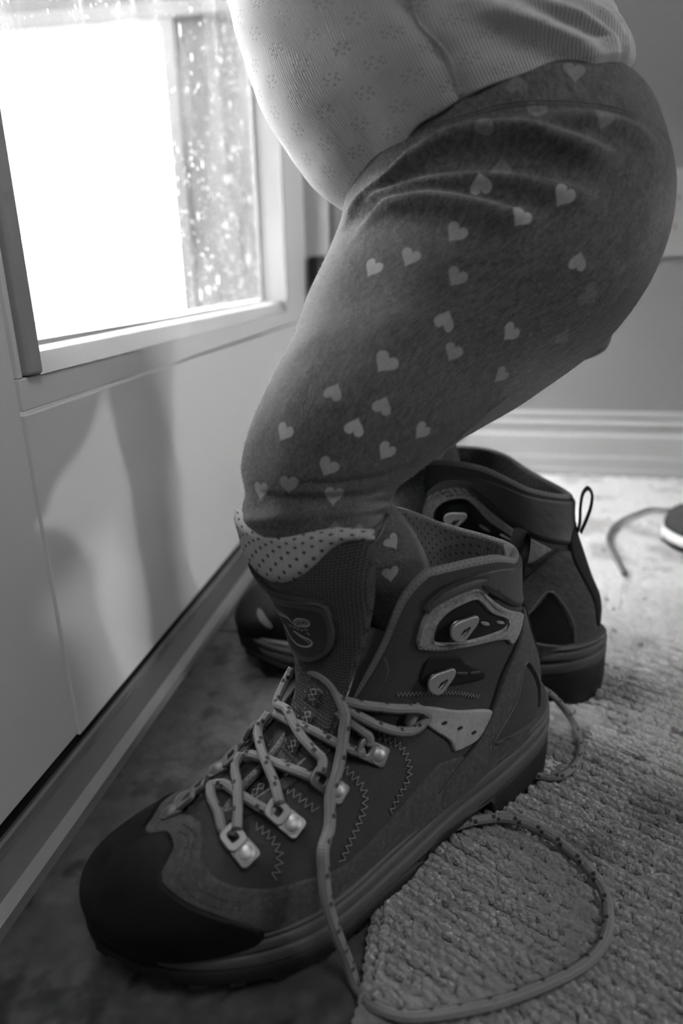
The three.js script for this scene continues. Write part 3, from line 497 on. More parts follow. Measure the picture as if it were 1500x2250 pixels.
    const st = [...zigzag(PATH.zA.map(w1), side, .0022, .0020), ...zigzag(PATH.zB.map(w1), side, .0021, .0020), ...zigzag(PATH.zC.map(w1), side, .0021, .0020), ...zigzag(PATH.zD.map(w1), side, .0020, .0020), ...zigzag(PATH.zE.map(w1), side, .0014, .0015),
      ...stitches([[3.0, 5.45], [3.05, 6.12], [3.35, 6.3], [3.76, 6.33], [3.93, 6.05], [4.25, 5.55], [4.95, 4.75]].map(w1), side, .0032, .0022, .0024), ...stitches([[3.02, 5.42], [3.3, 5.18], [3.65, 4.88], [4.2, 4.55], [4.6, 4.35]].map(w1), side, .0032, .0022, .0024)];
    mesh('stitching', merge(st), B.thread, t);
    for (const [a, b] of [[[1.35, 2.74], [1.55, 2.07]], [[1.75, 2.84], [1.90, 2.35]], [[2.16, 3.14], [2.37, 2.44]], [[2.63, 3.15], [2.84, 2.61]]]) {
      const mid = m ? [a[0] * -1 + .9, a[1] + .25] : [lerp(a[0], b[0], .45), lerp(a[1], b[1], .45)], to = m ? [mid[0] - .2, mid[1] - .55] : b;
      const F = frameOn(mid, to, side, .0017); const rg = mesh('lace_ring', ringGeo.clone().applyMatrix4(F), m ? B.metalDull : B.metalDark, t); mesh('rivet', rivetGeo.clone().applyMatrix4(F), m ? B.metalDull : B.metal, rg);
    }
    for (const [p, q] of [[[3.58, 5.55], [4.05, 5.5]], [[3.43, 4.1], [3.9, 3.95]]]) mesh('lace_hook', hookGeo.clone().applyMatrix4(frameOn(w1(p), w1(q), side, .0009)), B.metal, t);
  }
  mesh('stitching', merge([...stitches([[.2, 2.9], [.55, 2.93], [.78, 2.72], [.92, 2.5], [1.06, 2.1], [1.22, 1.75], [1.42, 1.43], [1.75, 1.1], [2.04, .98]], side, .003, .002, .0016), ...stitches([[.3, 2.82], [.58, 2.83], [.76, 2.6], [.88, 2.35], [1.0, 2.0], [1.17, 1.65], [1.38, 1.33], [1.7, 1.0]], side, .003, .002, .0016)]), B.suedeLight, t);
  // tongue with its folded lining, label and lace keepers
  const tg = mesh('tongue', gridGeo(40, 60, (x, y) => { const s = x * 2 - 1; return tongueSurf(s, lerp(0, liningStart(s) + .005, y), side); }, { uvf: (x, y, p) => [p.z, p.y * 1.05 + p.x * .3], flip: side > 0 }), B.cordura, t);
  mesh('tongue_lining', gridGeo(48, 70, (x, y) => { const s = (x * 2 - 1) * 1.0, a = liningStart(s), w = lerp(a, 1.95, y); return tongueSurf(s, w, side, (w < 1 ? .0018 * smooth(w, a, a + .02) : .0018)); }, { uvf: (x, y, p) => [(x * 2 - 1) * .034, lerp(liningStart(x * 2 - 1), 1.95, y) * .19], flip: side > 0 }), B.lining, tg);
  const lab = [[-.97,.872],[-.8,.835],[-0.61,0.812],[0.01,0.811],[0.40,0.808],[0.46,0.780],[0.53,0.731],[0.55,0.684],[0.50,0.643],[0.32,0.605],[-0.02,0.567],[-0.45,0.551],[-.8,.56],[-0.97,0.62],[-0.98,0.75]];
  const labUV = (s, w) => [(s + 1) / 1.6, (w - .54) / .3];
  mesh('tongue_label', panelGeo(lab, side, { th: .0030, edge: .0012, surf: tongueSurf, uvf: labUV, L: .004 }), labelMat, tg);
  for (const w of [.13, .21, .29, .37, .45]) {        // webbing keepers
    const g = gridGeo(10, 14, (x, y) => tongueSurf(lerp(-.28, .28, x) + .05, w - .028 + y * .056, side, .0022 * Math.pow(Math.sin(y * Math.PI), .5)), { uvf: (x, y) => [x * .01, y * .012], flip: side > 0 });
    mesh('lace_keeper', g, webbing, tg);
  }
  for (const m of [1, -1]) mesh('gusset', gridGeo(24, 40, (x, y) => {   // soft folded web between tongue and quarter
    const v = lerp(3.6, 6.2, y), e = m > 0 ? surfP(edgeL(v), v, side, -.005) : surfP(edgeM(v), v, side, -.005), q = tongueSurf(m * .92, lerp(.2, .72, y), side, -.003), fold = Math.sin(x * Math.PI) * (.004 + .003 * Math.sin(y * 19 + x * 6));
    return e.lerp(q, x).add(V(-.4 * fold, -.6 * fold, 0));
  }, { uvf: (x, y, p) => [p.x, p.y] }), B.mesh, t);
  // heel strap and pull loop
  P('heel_strap', [[5.74, .9], [5.66, 2.5], [5.52, 4.0], [5.6, 4.8], [5.84, 5.6], [6.16, 5.6], [6.4, 4.8], [6.48, 4.0], [6.34, 2.5], [6.26, .9]], B.dark, { th: .0028 });
  const hp = surfP(6, 5.1, side, .003), hq = surfP(6, 6.3, side, .004);
  const lp = [hp, hp.clone().lerp(hq, .4).add(V(-.0015, 0, 0)), hq.clone().add(V(-.002, .004, 0)), hq.clone().add(V(-.003, .015, 0)), hq.clone().add(V(-.006, .019, 0)), hq.clone().add(V(-.0095, .015, 0)), hq.clone().add(V(-.0100, .004, 0)), hp.clone().lerp(hq, .45).add(V(-.006, 0, 0)), hp.clone().add(V(-.0025, -.001, 0))];
  const lc = new THREE.CatmullRomCurve3(lp), frL = 60;
  mesh('pull_loop', gridGeo(12, frL, (x, y) => { const p = lc.getPointAt(y), tn = lc.getTangentAt(y), nn = V(-tn.y, tn.x, 0).normalize(), a = x * Math.PI * 2; return p.add(V(0, 0, Math.cos(a) * .0055)).addScaledVector(nn, Math.sin(a) * .0011); }, { closed: true, uvf: (x, y) => [x * .01, y * .08] }), B.dark, t);
  for (const k of Object.keys(PATH)) if (k[0] === 'S') {
    const pts = PATH[k].map((p, i) => surfP(p[0], p[1], side, LACELIFT[k]));
    if (k === 'S3') { if (!extraLaces) continue; const inv = new THREE.Matrix4().makeRotationY(-turn); pts.push(...S3END.map((p) => BP(p, side))); for (const [x, y, h] of extraLaces) { const w = atY(x, y, h).sub(V(...pos)).applyMatrix4(inv); pts.push(w); } }
    mesh('lace', tube(pts, k === 'S3' ? .0032 : .0028, 12, 12), B.lace, t);
  }
  return t;
}
// printed label of the tongue: a dark patch with a pale swirl, a curl of script and an oval sweep
const labelMat = (() => {
  const c = document.createElement('canvas'); c.width = c.height = 512; const g = c.getContext('2d');
  g.fillStyle = '#151515'; g.fillRect(0, 0, 512, 512);
  const X = (s) => (s + 1) / 1.6 * 512, Y = (w) => 512 - (w - .54) / .3 * 512;
  const line = (pts, wd, col, close) => { g.strokeStyle = col; g.lineWidth = wd; g.lineJoin = g.lineCap = 'round'; g.beginPath(); for (let i = 0; i <= (pts.length - 1) * 12; i++) { const p = crList(pts, i / 12); i ? g.lineTo(X(p[0]), Y(p[1])) : g.moveTo(X(p[0]), Y(p[1])); } if (close) g.closePath(); g.stroke(); };
  line([[-.99,.775],[-.6,.77],[0,.783],[.36,.78],[.44,.74],[.46,.69],[.42,.645],[.28,.615],[0,.587],[-.4,.575],[-.9,.59]], 26, '#303030');
  line([[-.99,.80],[-.6,.785],[0,.797],[.39,.796],[.5,.73],[.52,.69],[.47,.65],[.3,.61],[0,.578],[-.45,.563],[-.95,.58]], 12, '#3c3c3c');
  const ring = [[-.9,.700],[-.48,.714],[-.35,.712],[-.29,.705],[-.20,.701],[-.06,.705],[.07,.713],[.12,.725],[.09,.734],[0,.736],[-.12,.729],[-.22,.714],[-.2,.708]];
  line(ring, 9, '#8a8a8a'); line([[-.92,.712],[-.6,.722],[-.42,.722],[-.33,.715]], 8, '#787878');
  line([[-.15,.716],[-.09,.724],[-.01,.728],[.05,.725],[.03,.717],[-.06,.711],[-.14,.712],[-.15,.716]], 6, '#808080'); g.fillStyle = '#666'; g.beginPath(); g.ellipse(X(-.05), Y(.719), 9, 7, 0, 0, 7); g.fill();
  line([[-.63,.672],[-.62,.655],[-.55,.633],[-.38,.622],[-.17,.626],[0,.637],[.09,.652],[.06,.662],[-.13,.666],[-.32,.672]], 11, '#909090');
  line([[-.34,.67],[-.15,.66],[0,.652],[.04,.645]], 7, '#787878');
  line([[-.46,.69],[-.4,.684],[-.36,.692],[-.3,.685],[-.25,.693],[-.2,.686],[-.16,.694],[-.1,.688],[-.05,.694]], 6, '#747474');
  g.fillStyle = '#666'; for (const [s, w] of [[0, .697], [.04, .698], [.03, .685], [.06, .684]]) { g.beginPath(); g.arc(X(s), Y(w), 6, 0, 7); g.fill(); }
  const t = new THREE.CanvasTexture(c); t.colorSpace = THREE.SRGBColorSpace; t.flipY = true;
  return grey(1, 0.85, { map: t, bumpMap: bumpFine, bumpScale: 0.0004 });
})();
const webbing = grey(1, 0.9, { map: tex(128, (u, v) => { const z = Math.abs(tile(v * 3 + u * 0) - .5) * .5 + .25, z2 = 1 - z; return Math.abs(u - .5) < .36 && (Math.abs(u - z) < .06 || Math.abs(u - z2) < .06) ? 0.36 : (Math.abs(u - .5) < .4 ? .1 : .16); }, [.01, .012], true), bumpMap: weaveTex(.003), bumpScale: .0004 });
//<<CLOTH
function loft(rings) {                                // rings {c, a, b}: centre, half axis front to back, half axis across
  const L = rings.map((r) => [...r.c.toArray(), ...r.a.toArray(), ...r.b.toArray()]);
  return (u, v) => { const r = crList(L, v * (L.length - 1)), t = u * Math.PI * 2, c = Math.cos(t), s = Math.sin(t); return V(r[0] + r[3] * c + r[6] * s, r[1] + r[4] * c + r[7] * s, r[2] + r[5] * c + r[8] * s); };
}
function ring(lx, ly, rx, ry, z, d) {                 // front and back outline point of a limb at its depth z, half thickness across d
  const A = at(lx, ly, z), B2 = at(rx, ry, z);
  return { c: A.clone().add(B2).multiplyScalar(0.5), a: B2.sub(A).multiplyScalar(0.5), d };
}
function finishRings(list) {                          // half axis across: square to the axis of the limb and to the front-back axis
  list.forEach((r, i) => { const t = list[Math.min(i + 1, list.length - 1)].c.clone().sub(list[Math.max(i - 1, 0)].c); r.b = r.a.clone().cross(t).normalize().multiplyScalar(r.d); if (r.b.z < 0) r.b.negate(); });
  return list;
}
const legRings = finishRings([
  ring(900, 250, 1345, 128, -.50, .080), ring(850, 350, 1382, 206, -.50, .085), ring(775, 470, 1442, 285, -.49, .09), ring(752, 540, 1478, 430, -.475, .088), ring(717, 620, 1452, 570, -.46, .082), ring(675, 700, 1370, 700, -.44, .075),
  ring(637, 800, 1225, 808, -.42, .066), ring(598, 880, 1105, 875, -.40, .058), ring(558, 955, 1005, 960, -.385, .052), ring(541, 1025, 920, 1032, -.377, .048), ring(545, 1085, 868, 1078, -.372, .0435), ring(533, 1138, 852, 1112, -.37, .0425), ring(556, 1182, 838, 1138, -.37, .036),
  ring(640, 1192, 868, 1132, -.376, .030), ring(700, 1225, 905, 1172, -.38, .030), ring(742, 1285, 938, 1240, -.385, .030), ring(775, 1345, 957, 1315, -.39, .029), ring(812, 1425, 975, 1400, -.395, .027), ring(820, 1490, 980, 1490, -.395, .025),
]);
const legF = loft(legRings);
const farRings = finishRings([
  ring(930, 330, 1330, 290, -.515, .045), ring(880, 470, 1395, 430, -.535, .060), ring(850, 590, 1400, 580, -.55, .066), ring(820, 670, 1352, 695, -.56, .066), ring(775, 745, 1318, 770, -.565, .062), ring(720, 850, 1165, 808, -.565, .056), ring(715, 940, 1035, 872, -.565, .05),
  ring(745, 1010, 1000, 962, -.567, .044), ring(800, 1060, 1020, 1030, -.57, .040), ring(840, 1110, 1030, 1085, -.572, .038), ring(860, 1180, 1035, 1170, -.574, .034), ring(880, 1260, 1040, 1260, -.575, .03),
]);
const farF = loft(farRings);
const shirtRings = finishRings([
  ring(780, 484, 1372, 182, -.50, .092), ring(690, 412, 1378, 152, -.50, .098), ring(600, 285, 1376, 105, -.50, .102), ring(545, 150, 1355, 50, -.50, .102), ring(510, 0, 1322, 0, -.50, .10), ring(500, -180, 1270, -180, -.50, .10),
  ring(530, -450, 1210, -440, -.50, .102), ring(585, -700, 1130, -690, -.50, .10), ring(680, -900, 1060, -890, -.50, .085), ring(745, -1000, 970, -995, -.50, .05), ring(768, -1060, 940, -1055, -.50, .037),
]);
const shirtF = loft(shirtRings);
//CLOTH>>
const R = Math.PI / 180;
const bootL = makeBoot('hiking_boot', 'front hiking boot with a loose lace curling over the rug and its tongue flopped forward', 1, [.056, 0.004, -.470], (180 + 45.5) * R,
  [[780, 2160, .005], [800, 2188, .007], [823, 2211, .012], [887, 2233, .015], [950, 2230, .015], [1020, 2219, .015], [1090, 2203, .015], [1153, 2181, .015], [1210, 2158, .015], [1260, 2133, .015], [1300, 2104, .015], [1325, 2070, .015], [1335, 2030, .015], [1331, 1973, .015], [1312, 1935, .015], [1287, 1902, .015], [1250, 1868, .015], [1212, 1838, .015], [1159, 1811, .015], [1105, 1798, .015], [1041, 1803, .015], [985, 1818, .0125], [940, 1822, .012]]);
const bootR = makeBoot('hiking_boot', 'hiking boot standing behind the other one, a black pull loop sticking up at its heel', -1, [.121, 0.004, -.556], 174 * R, null);
mesh('lace', tube([atY(1150, 1520, .06), atY(1185, 1512, .05), atY(1215, 1530, .038), atY(1243, 1562, .024), atY(1262, 1595, .016), atY(1273, 1630, .014), atY(1270, 1665, .014), atY(1252, 1692, .014), atY(1228, 1706, .014), atY(1206, 1709, .0128), atY(1190, 1706, .0122), atY(1172, 1704, .012)].map((p) => p.sub(bootR.position).applyMatrix4(new THREE.Matrix4().makeRotationY(-174 * R))), .0027, 10, 10), B.lace, bootR);

// ---------------------------------------------------------------- the child
const person = thing('person', 'small child in heart-print leggings and ribbed knit top, standing in boots far too large', 'person');
const HEARTS = [[0.259,0.2171,0.252,0.2366,1],[0.188,0.2477,0.187,0.2321,1.1],[0.212,0.2701,0.211,0.2553,1],[0.257,0.2853,0.255,0.2700,0.85],[0.281,0.3075,0.284,0.2917,0.9],[0.317,0.3116,0.316,0.2977,1],[0.219,0.3283,0.224,0.3141,0.8],[0.143,0.2745,0.133,0.2874,0.9],[0.196,0.3536,0.180,0.3756,0.85],[0.108,0.3632,0.118,0.3469,0.95],[0.138,0.4022,0.145,0.3888,0.7],[0.217,0.4210,0.212,0.4080,0.9],[0.049,0.3937,0.055,0.3801,0.8],[0.090,0.2590,0.112,0.2535,-0.6],[0.085,0.2794,0.092,0.2688,0.15],[0.077,0.2981,0.102,0.2976,0.3],[0.067,0.3197,0.053,0.3293,0.3],[0.137,0.3105,0.152,0.2999,-0.35],[0.062,0.2265,0.032,0.2231,-0.5],[0.246,0.1999,0.242,0.2173,0.35],[0.261,0.4290,0.262,0.4390,0.75],[0.211,0.4577,0.207,0.4721,1.2],[0.190,0.4371,0.187,0.4484,0.9],[0.319,0.4820,0.314,0.4687,1],[0.138,0.4995,0.138,0.4841,1.1],[0.103,0.4699,0.102,0.4569,1],[0.220,0.5272,0.217,0.5056,0.95],[0.276,0.5555,0.281,0.5362,0.8],[0.343,0.5629,0.346,0.5462,1],[0.182,0.5773,0.186,0.5602,0.8],[0.170,0.6020,0.173,0.6185,0.4],[0.148,0.6355,0.109,0.6291,0.6],[0.108,0.7653,0.095,0.7353,1.1],[0.183,0.8062,0.166,0.7893,1.1],[0.229,0.1194,0.232,0.1373,0.3],[0.184,0.1352,0.178,0.1157,0.6],[0.225,0.1683,0.221,0.1571,0.35],[0.171,0.1758,0.168,0.1645,0.5],[0.130,0.1566,0.139,0.1516,-0.4],[0.271,0.1731,0.263,0.1692,0.4]];
const FOLDS = {
  F1: [[[0.375,0.2666],[0.364,0.2399],[0.337,0.2273],[0.296,0.2343],[0.258,0.2471],[0.228,0.2572],[.18,.262]], .0062, .011],
  F2: [[[0.383,0.2188],[0.353,0.2082],[0.319,0.2096],[0.286,0.2147],[0.256,0.2192],[0.222,0.2261],[0.187,0.2315],[.14,.236]], .0050, .011],
  F3: [[[.42,.21],[0.348,0.1886],[0.327,0.1734],[0.294,0.1638],[0.264,0.1665],[0.232,0.1750],[0.203,0.1850],[0.179,0.1911],[.14,.197]], .0070, .012],
  F4: [[[.26,.161],[0.222,0.1658],[0.192,0.1636],[0.164,0.1634],[0.136,0.1662],[.09,.17]], .0035, .008],
  F5: [[[-.02,.53],[0.027,0.5325],[0.125,0.5573],[0.215,0.5614],[0.311,0.5565],[.36,.55]], -.0022, .009],
  F6: [[[0.03,.485],[0.078,0.4998],[0.120,0.5226],[0.192,0.5363],[0.275,0.5397]], -.0014, .008],
  F7: [[[.02,.665],[.1,.69],[.2,.705],[.3,.70]], -.002, .008],
};
const gauss = (d, w) => Math.exp(-d * d / (w * w));
function legFold(u, v) {                              // height of the cloth folds at a place of the leggings
  let h = 0;
  for (const k of Object.keys(FOLDS)) {
    const [pts, amp, w] = FOLDS[k], lo = Math.min(pts[0][0], pts[pts.length - 1][0]), hi = Math.max(pts[0][0], pts[pts.length - 1][0]);
    let uu = u > .8 ? u - 1 : u; if (uu < lo || uu > hi) continue;
    const asc = pts[0][0] < pts[pts.length - 1][0]; let i = 0; while (i < pts.length - 2 && (asc ? pts[i + 1][0] < uu : pts[i + 1][0] > uu)) i++;
    const vc = lerp(pts[i][1], pts[i + 1][1], clamp((uu - pts[i][0]) / (pts[i + 1][0] - pts[i][0]), 0, 1)), d = v - vc, end = smooth(uu, lo, lo + .05) * (1 - smooth(uu, hi - .05, hi));
    h += amp * end * gauss(d, d < 0 ? w * .55 : w * 1.3);
  }
  h += .0022 * (fbm(u * 9 + 4, v * 12, 64, 91, 3) - .5) * smooth(v, .1, .2) + .0009 * Math.sin(v * 190 + 3 * Math.sin(u * 7)) * smooth(v, .52, .6) * (1 - smooth(v, .68, .74)) * .5;
  return h;
}
function fieldNormal(f, u, v, e = .004) { const a = f(u + e, v).sub(f(u - e, v)), b = f(u, Math.min(1, v + e)).sub(f(u, Math.max(0, v - e))); return a.cross(b).normalize(); }
const outwardSign = (f) => { const c = f(.25, .4), d = f(.75, .4); return fieldNormal(f, .25, .4).dot(c.clone().sub(d)) > 0 ? 1 : -1; };
const legSign = outwardSign(legF), farSign = outwardSign(farF), shirtSign = outwardSign(shirtF);
const legCloth = (u, v) => legF(u, v).addScaledVector(fieldNormal(legF, u, v), legSign * legFold(((u % 1) + 1) % 1, v));
// printed fabric: heather grey with hearts (canvas over u, v)
function heartCanvas(list, f, size = 2048) {
  const c = document.createElement('canvas'); c.width = c.height = size; const g = c.getContext('2d'), im = g.createImageData(size, size), d = im.data;
  for (let y = 0; y < size; y++) for (let x = 0; x < size; x++) { const n = hash(x >> 1, y >> 1, 5) - .5, m = vnoise(x / 5, y / 9, 1e6, 8) - .5, q = 66 + 24 * n + 26 * m, o = (y * size + x) * 4; d[o] = d[o + 1] = d[o + 2] = q; d[o + 3] = 255; }
  g.putImageData(im, 0, 0);
  for (const [u0, v0, u1, v1, k] of list) {           // tip, notch, strength
    const um = (u0 + u1) / 2, vm = (v0 + v1) / 2, e = .003, e1 = f(um + e, vm).sub(f(um - e, vm)).divideScalar(2 * e), e2 = f(um, vm + e).sub(f(um, vm - e)).divideScalar(2 * e);
    const A = e1.clone().multiplyScalar(u1 - u0).addScaledVector(e2, v1 - v0), len = clamp(A.length() / 1.22, .0075, .0125); A.normalize();
    const C = e1.clone().cross(e2).normalize().cross(A), G = [e1.dot(e1), e1.dot(e2), e2.dot(e2)], det = G[0] * G[2] - G[1] * G[1];
    const solve = (w) => { const p = w.dot(e1), q = w.dot(e2); return [(p * G[2] - q * G[1]) / det, (q * G[0] - p * G[1]) / det]; }, da = solve(A), db = solve(C);
    const pt = (s, t) => [((u0 + (da[0] * t + db[0] * s) * len + 1) % 1) * size, (v0 + (da[1] * t + db[1] * s) * len) * size];
    g.fillStyle = k > 0 ? `rgba(172,172,172,${clamp(k * .64, 0, .85)})` : `rgba(50,50,50,${-k})`; g.beginPath();
    const out = []; for (let i = 0; i <= 60; i++) { const a = i / 60 * Math.PI * 2, s = .70 * Math.pow(Math.sin(a), 3), t = (17 + 13 * Math.cos(a) - 5 * Math.cos(2 * a) - 2 * Math.cos(3 * a) - Math.cos(4 * a)) / 22; out.push(pt(s, t)); }
    out.forEach((p, i) => i ? g.lineTo(...p) : g.moveTo(...p)); g.fill();
  }
  const t = new THREE.CanvasTexture(c); t.colorSpace = THREE.SRGBColorSpace; t.flipY = false; t.wrapS = THREE.RepeatWrapping; t.anisotropy = 8; return t;
}
const knit = tex(128, (u, v) => 0.5 + 0.5 * Math.sin(u * Math.PI * 2 * 4) * (0.75 + 0.25 * Math.sin(v * Math.PI * 16 + u * 20)), [1 / 60, 1 / 30]);
const SHEEN = { sheen: 1, sheenColor: new THREE.Color(.55, .55, .55), sheenRoughness: 0.45 };
const cloth1 = grey(1, 0.95, { map: heartCanvas(HEARTS, legF), bumpMap: tex([1024, 256], (u, v) => 0.5 + 0.35 * Math.sin(u * Math.PI * 2 * 72) + .5 * (fbm(u * 64, v * 64, 64, 17, 3) - .5), [0.18, 0.08]), bumpScale: 0.0004, ...SHEEN });
const farHearts = []; for (let i = 0; i < 16; i++) { const u = rnd(), v = .1 + .85 * rnd(); farHearts.push([u, v, u - .01, v - .03, .7]); }
const cloth2 = grey(1, 0.95, { map: heartCanvas(farHearts, farF, 1024), bumpMap: cloth1.bumpMap, bumpScale: 0.0004, ...SHEEN });
const leggings = mesh('leggings', gridGeo(220, 420, legCloth, { closed: true, flip: legSign < 0 }), cloth1, person);
mesh('far_leg', gridGeo(80, 140, (u, v) => farF(u, v).addScaledVector(fieldNormal(farF, u, v), farSign * (.0022 * Math.sin(v * 42 + Math.sin(u * 6.28)) * smooth(v, .62, .75) + .002 * (fbm(u * 6, v * 9, 64, 31, 3) - .5))), { closed: true, flip: farSign < 0 }), cloth2, leggings);
{
  // loose fibres standing off the brushed cloth
  const hair = new THREE.ConeGeometry(1, 1, 3, 1, true).translate(0, .5, 0), ms = [], qq = new THREE.Quaternion(), up = V(0, 1, 0);
  for (let i = 0; i < 26000; i++) {
    const u = rnd(), v = .2 + .6 * rnd(), p = legCloth(u, v), n = fieldNormal(legF, u, v).multiplyScalar(legSign).add(V(rnd() - .5, rnd() - .7, rnd() - .5).multiplyScalar(1.5)).normalize(), l = .0008 + .0017 * rnd() * rnd();
    qq.setFromUnitVectors(up, n); ms.push(new THREE.Matrix4().compose(p, qq, V(.00006, l, .00006)));
  }
  const im = new THREE.InstancedMesh(hair, grey(.3, .9), ms.length); ms.forEach((m, i) => im.setMatrixAt(i, m)); im.name = 'loose_fibres'; im.userData.kind = 'stuff'; leggings.add(im);
}
// waistband seam
const seamLine = (f, pts, r, lift, sg) => tube(pts.map(([u, v]) => f(u, v).addScaledVector(fieldNormal(f, u, v), sg * lift)), r, 8, 6);
mesh('waistband_seam', merge([0, .0032].map((dv) => seamLine(legCloth, [[.44, .135], [.38, .136], [0.322, 0.1379], [0.284, 0.1466], [0.247, 0.1470], [0.212, 0.1497], [0.174, 0.1517], [0.137, 0.1518], [.08, .152], [.02, .15]].map(([u, v]) => [u, v + dv]), .0004, -.0001, legSign))), cloth1, leggings);

// knit top: its hem lifts towards the near side; ribs and small pointelle flowers
const HEM = [[-0.05, .045], [-.014, .055], [.06, .045], [0.117, 0.0355], [0.144, 0.0624], [0.173, 0.0983], [0.217, 0.1059], [0.248, 0.0985], [0.270, 0.0891], [0.290, 0.084], [0.313, 0.060], [0.347, 0.026], [0.388, 0.0], [.45, .0], [.517, .0], [.62, .03], [.75, .08], [.86, .07], [.95, .045], [.986, .055]];
const hemV = (u) => { let i = 0; const x = u > .986 ? u - 1 : u; while (i < HEM.length - 2 && HEM[i + 1][0] < x) i++; const f = clamp((x - HEM[i][0]) / (HEM[i + 1][0] - HEM[i][0]), 0, 1); return cr(HEM[Math.max(i - 1, 0)][1], HEM[i][1], HEM[i + 1][1], HEM[Math.min(i + 2, HEM.length - 1)][1], f); };
const SF = [[[[0.206, 0.2587], [0.188, 0.2170], [0.168, 0.1806], [0.145, 0.1400], [0.136, 0.0947], [.135, .05]], .0075, .016], [[[0.166, 0.2527], [0.140, 0.2035], [0.117, 0.1474], [0.112, 0.0663], [.11, .03]], .0085, .013], [[[0.117, 0.2622], [0.095, 0.2068], [0.082, 0.1491], [.075, .05]], .0045, .012], [[[.07, .26], [.055, .2], [.045, .14], [.04, .04]], .002, .012], [[[.36, .30], [.335, .22], [.33, .14], [.345, .06]], -.004, .03], [[[.27, .32], [.255, .25], [.247, .17], [.248, .09]], -.0025, .008]];
function shirtFold(u, v) {
  let h = 0; const uu = u > .8 ? u - 1 : u;
  for (const [pts, amp, w] of SF) { if (v > pts[0][1] + .05) continue; let i = 0; while (i < pts.length - 2 && pts[i + 1][1] > v) i++; const f = clamp((v - pts[i][1]) / (pts[i + 1][1] - pts[i][1]), 0, 1), uc = lerp(pts[i][0], pts[i + 1][0], f); h += amp * smooth(v, .0, .10) * gauss(uu - uc, w) * (1 - smooth(v, pts[0][1] - .06, pts[0][1] + .05)); }
  return h + .003 * (fbm(u * 7, v * 14, 64, 55, 3) - .5);
}
const shirtBase = (u, v) => shirtF(u, v).addScaledVector(fieldNormal(shirtF, u, v), shirtSign * shirtFold(((u % 1) + 1) % 1, v));
const shirtV = (u, y) => lerp(hemV(u), 1, y);
const holes = (u, v) => { let h = 0; const row = Math.floor(v * 2), cu = tile(u + (row ? .5 : 0)) - .5, cv = tile(v * 2) - .5, x = cu * .026, y = cv * .022; for (const [ax, ay] of [[0, .0052], [0, -.0052], [.0042, .0028], [-.0042, .0028], [.0042, -.0028], [-.0042, -.0028], [.0021, .0001], [-.0021, .0001]]) h = Math.max(h, gauss(Math.hypot(x - ax, y - ay), .00085)); return h; };
const rib = tex([512, 512], (u, v) => 0.5 + 0.26 * Math.sin(u * Math.PI * 2 * 16) - .55 * holes(u, v), [0.026, 0.044]);
const shirtMat = grey(1, 0.95, { map: tex(512, (u, v) => 0.60 + .05 * (fbm(u * 40, v * 40, 40, 63, 3) - .5) + .015 * Math.sin(u * Math.PI * 2 * 16) - .13 * holes(u, v), [0.026, .044], true), bumpMap: rib, bumpScale: 0.0006, sheen: .4, sheenColor: new THREE.Color(.5, .5, .5), sheenRoughness: .5 });
const shirt = mesh('knit_top', gridGeo(260, 260, (u, y) => shirtBase(u, shirtV(u, y)), { closed: true, flip: shirtSign < 0, uvf: (u, y) => [u * .62, shirtV(u, y) * .62] }), shirtMat, person);
mesh('hem_edge', gridGeo(260, 6, (u, y) => { const v = hemV(u), n = fieldNormal(shirtF, u, v).multiplyScalar(shirtSign), a = y * Math.PI, dn = shirtF(u, Math.max(0, v - .01)).sub(shirtF(u, v + .01)).normalize(); return shirtBase(u, v).addScaledVector(n, -.0012 + .0012 * Math.cos(a)).addScaledVector(dn, .0012 * Math.sin(a)); }, { closed: true, flip: shirtSign > 0 }), shirtMat, shirt);
mesh('side_seam', seamLine(shirtBase, [[.252, .36], [0.252, 0.2749], [0.253, 0.2601], [0.252, 0.2321], [0.245, 0.1961], [0.243, 0.1666], [0.245, 0.1358], [0.248, 0.1002]], .0011, -.0002, shirtSign), shirtMat, shirt);
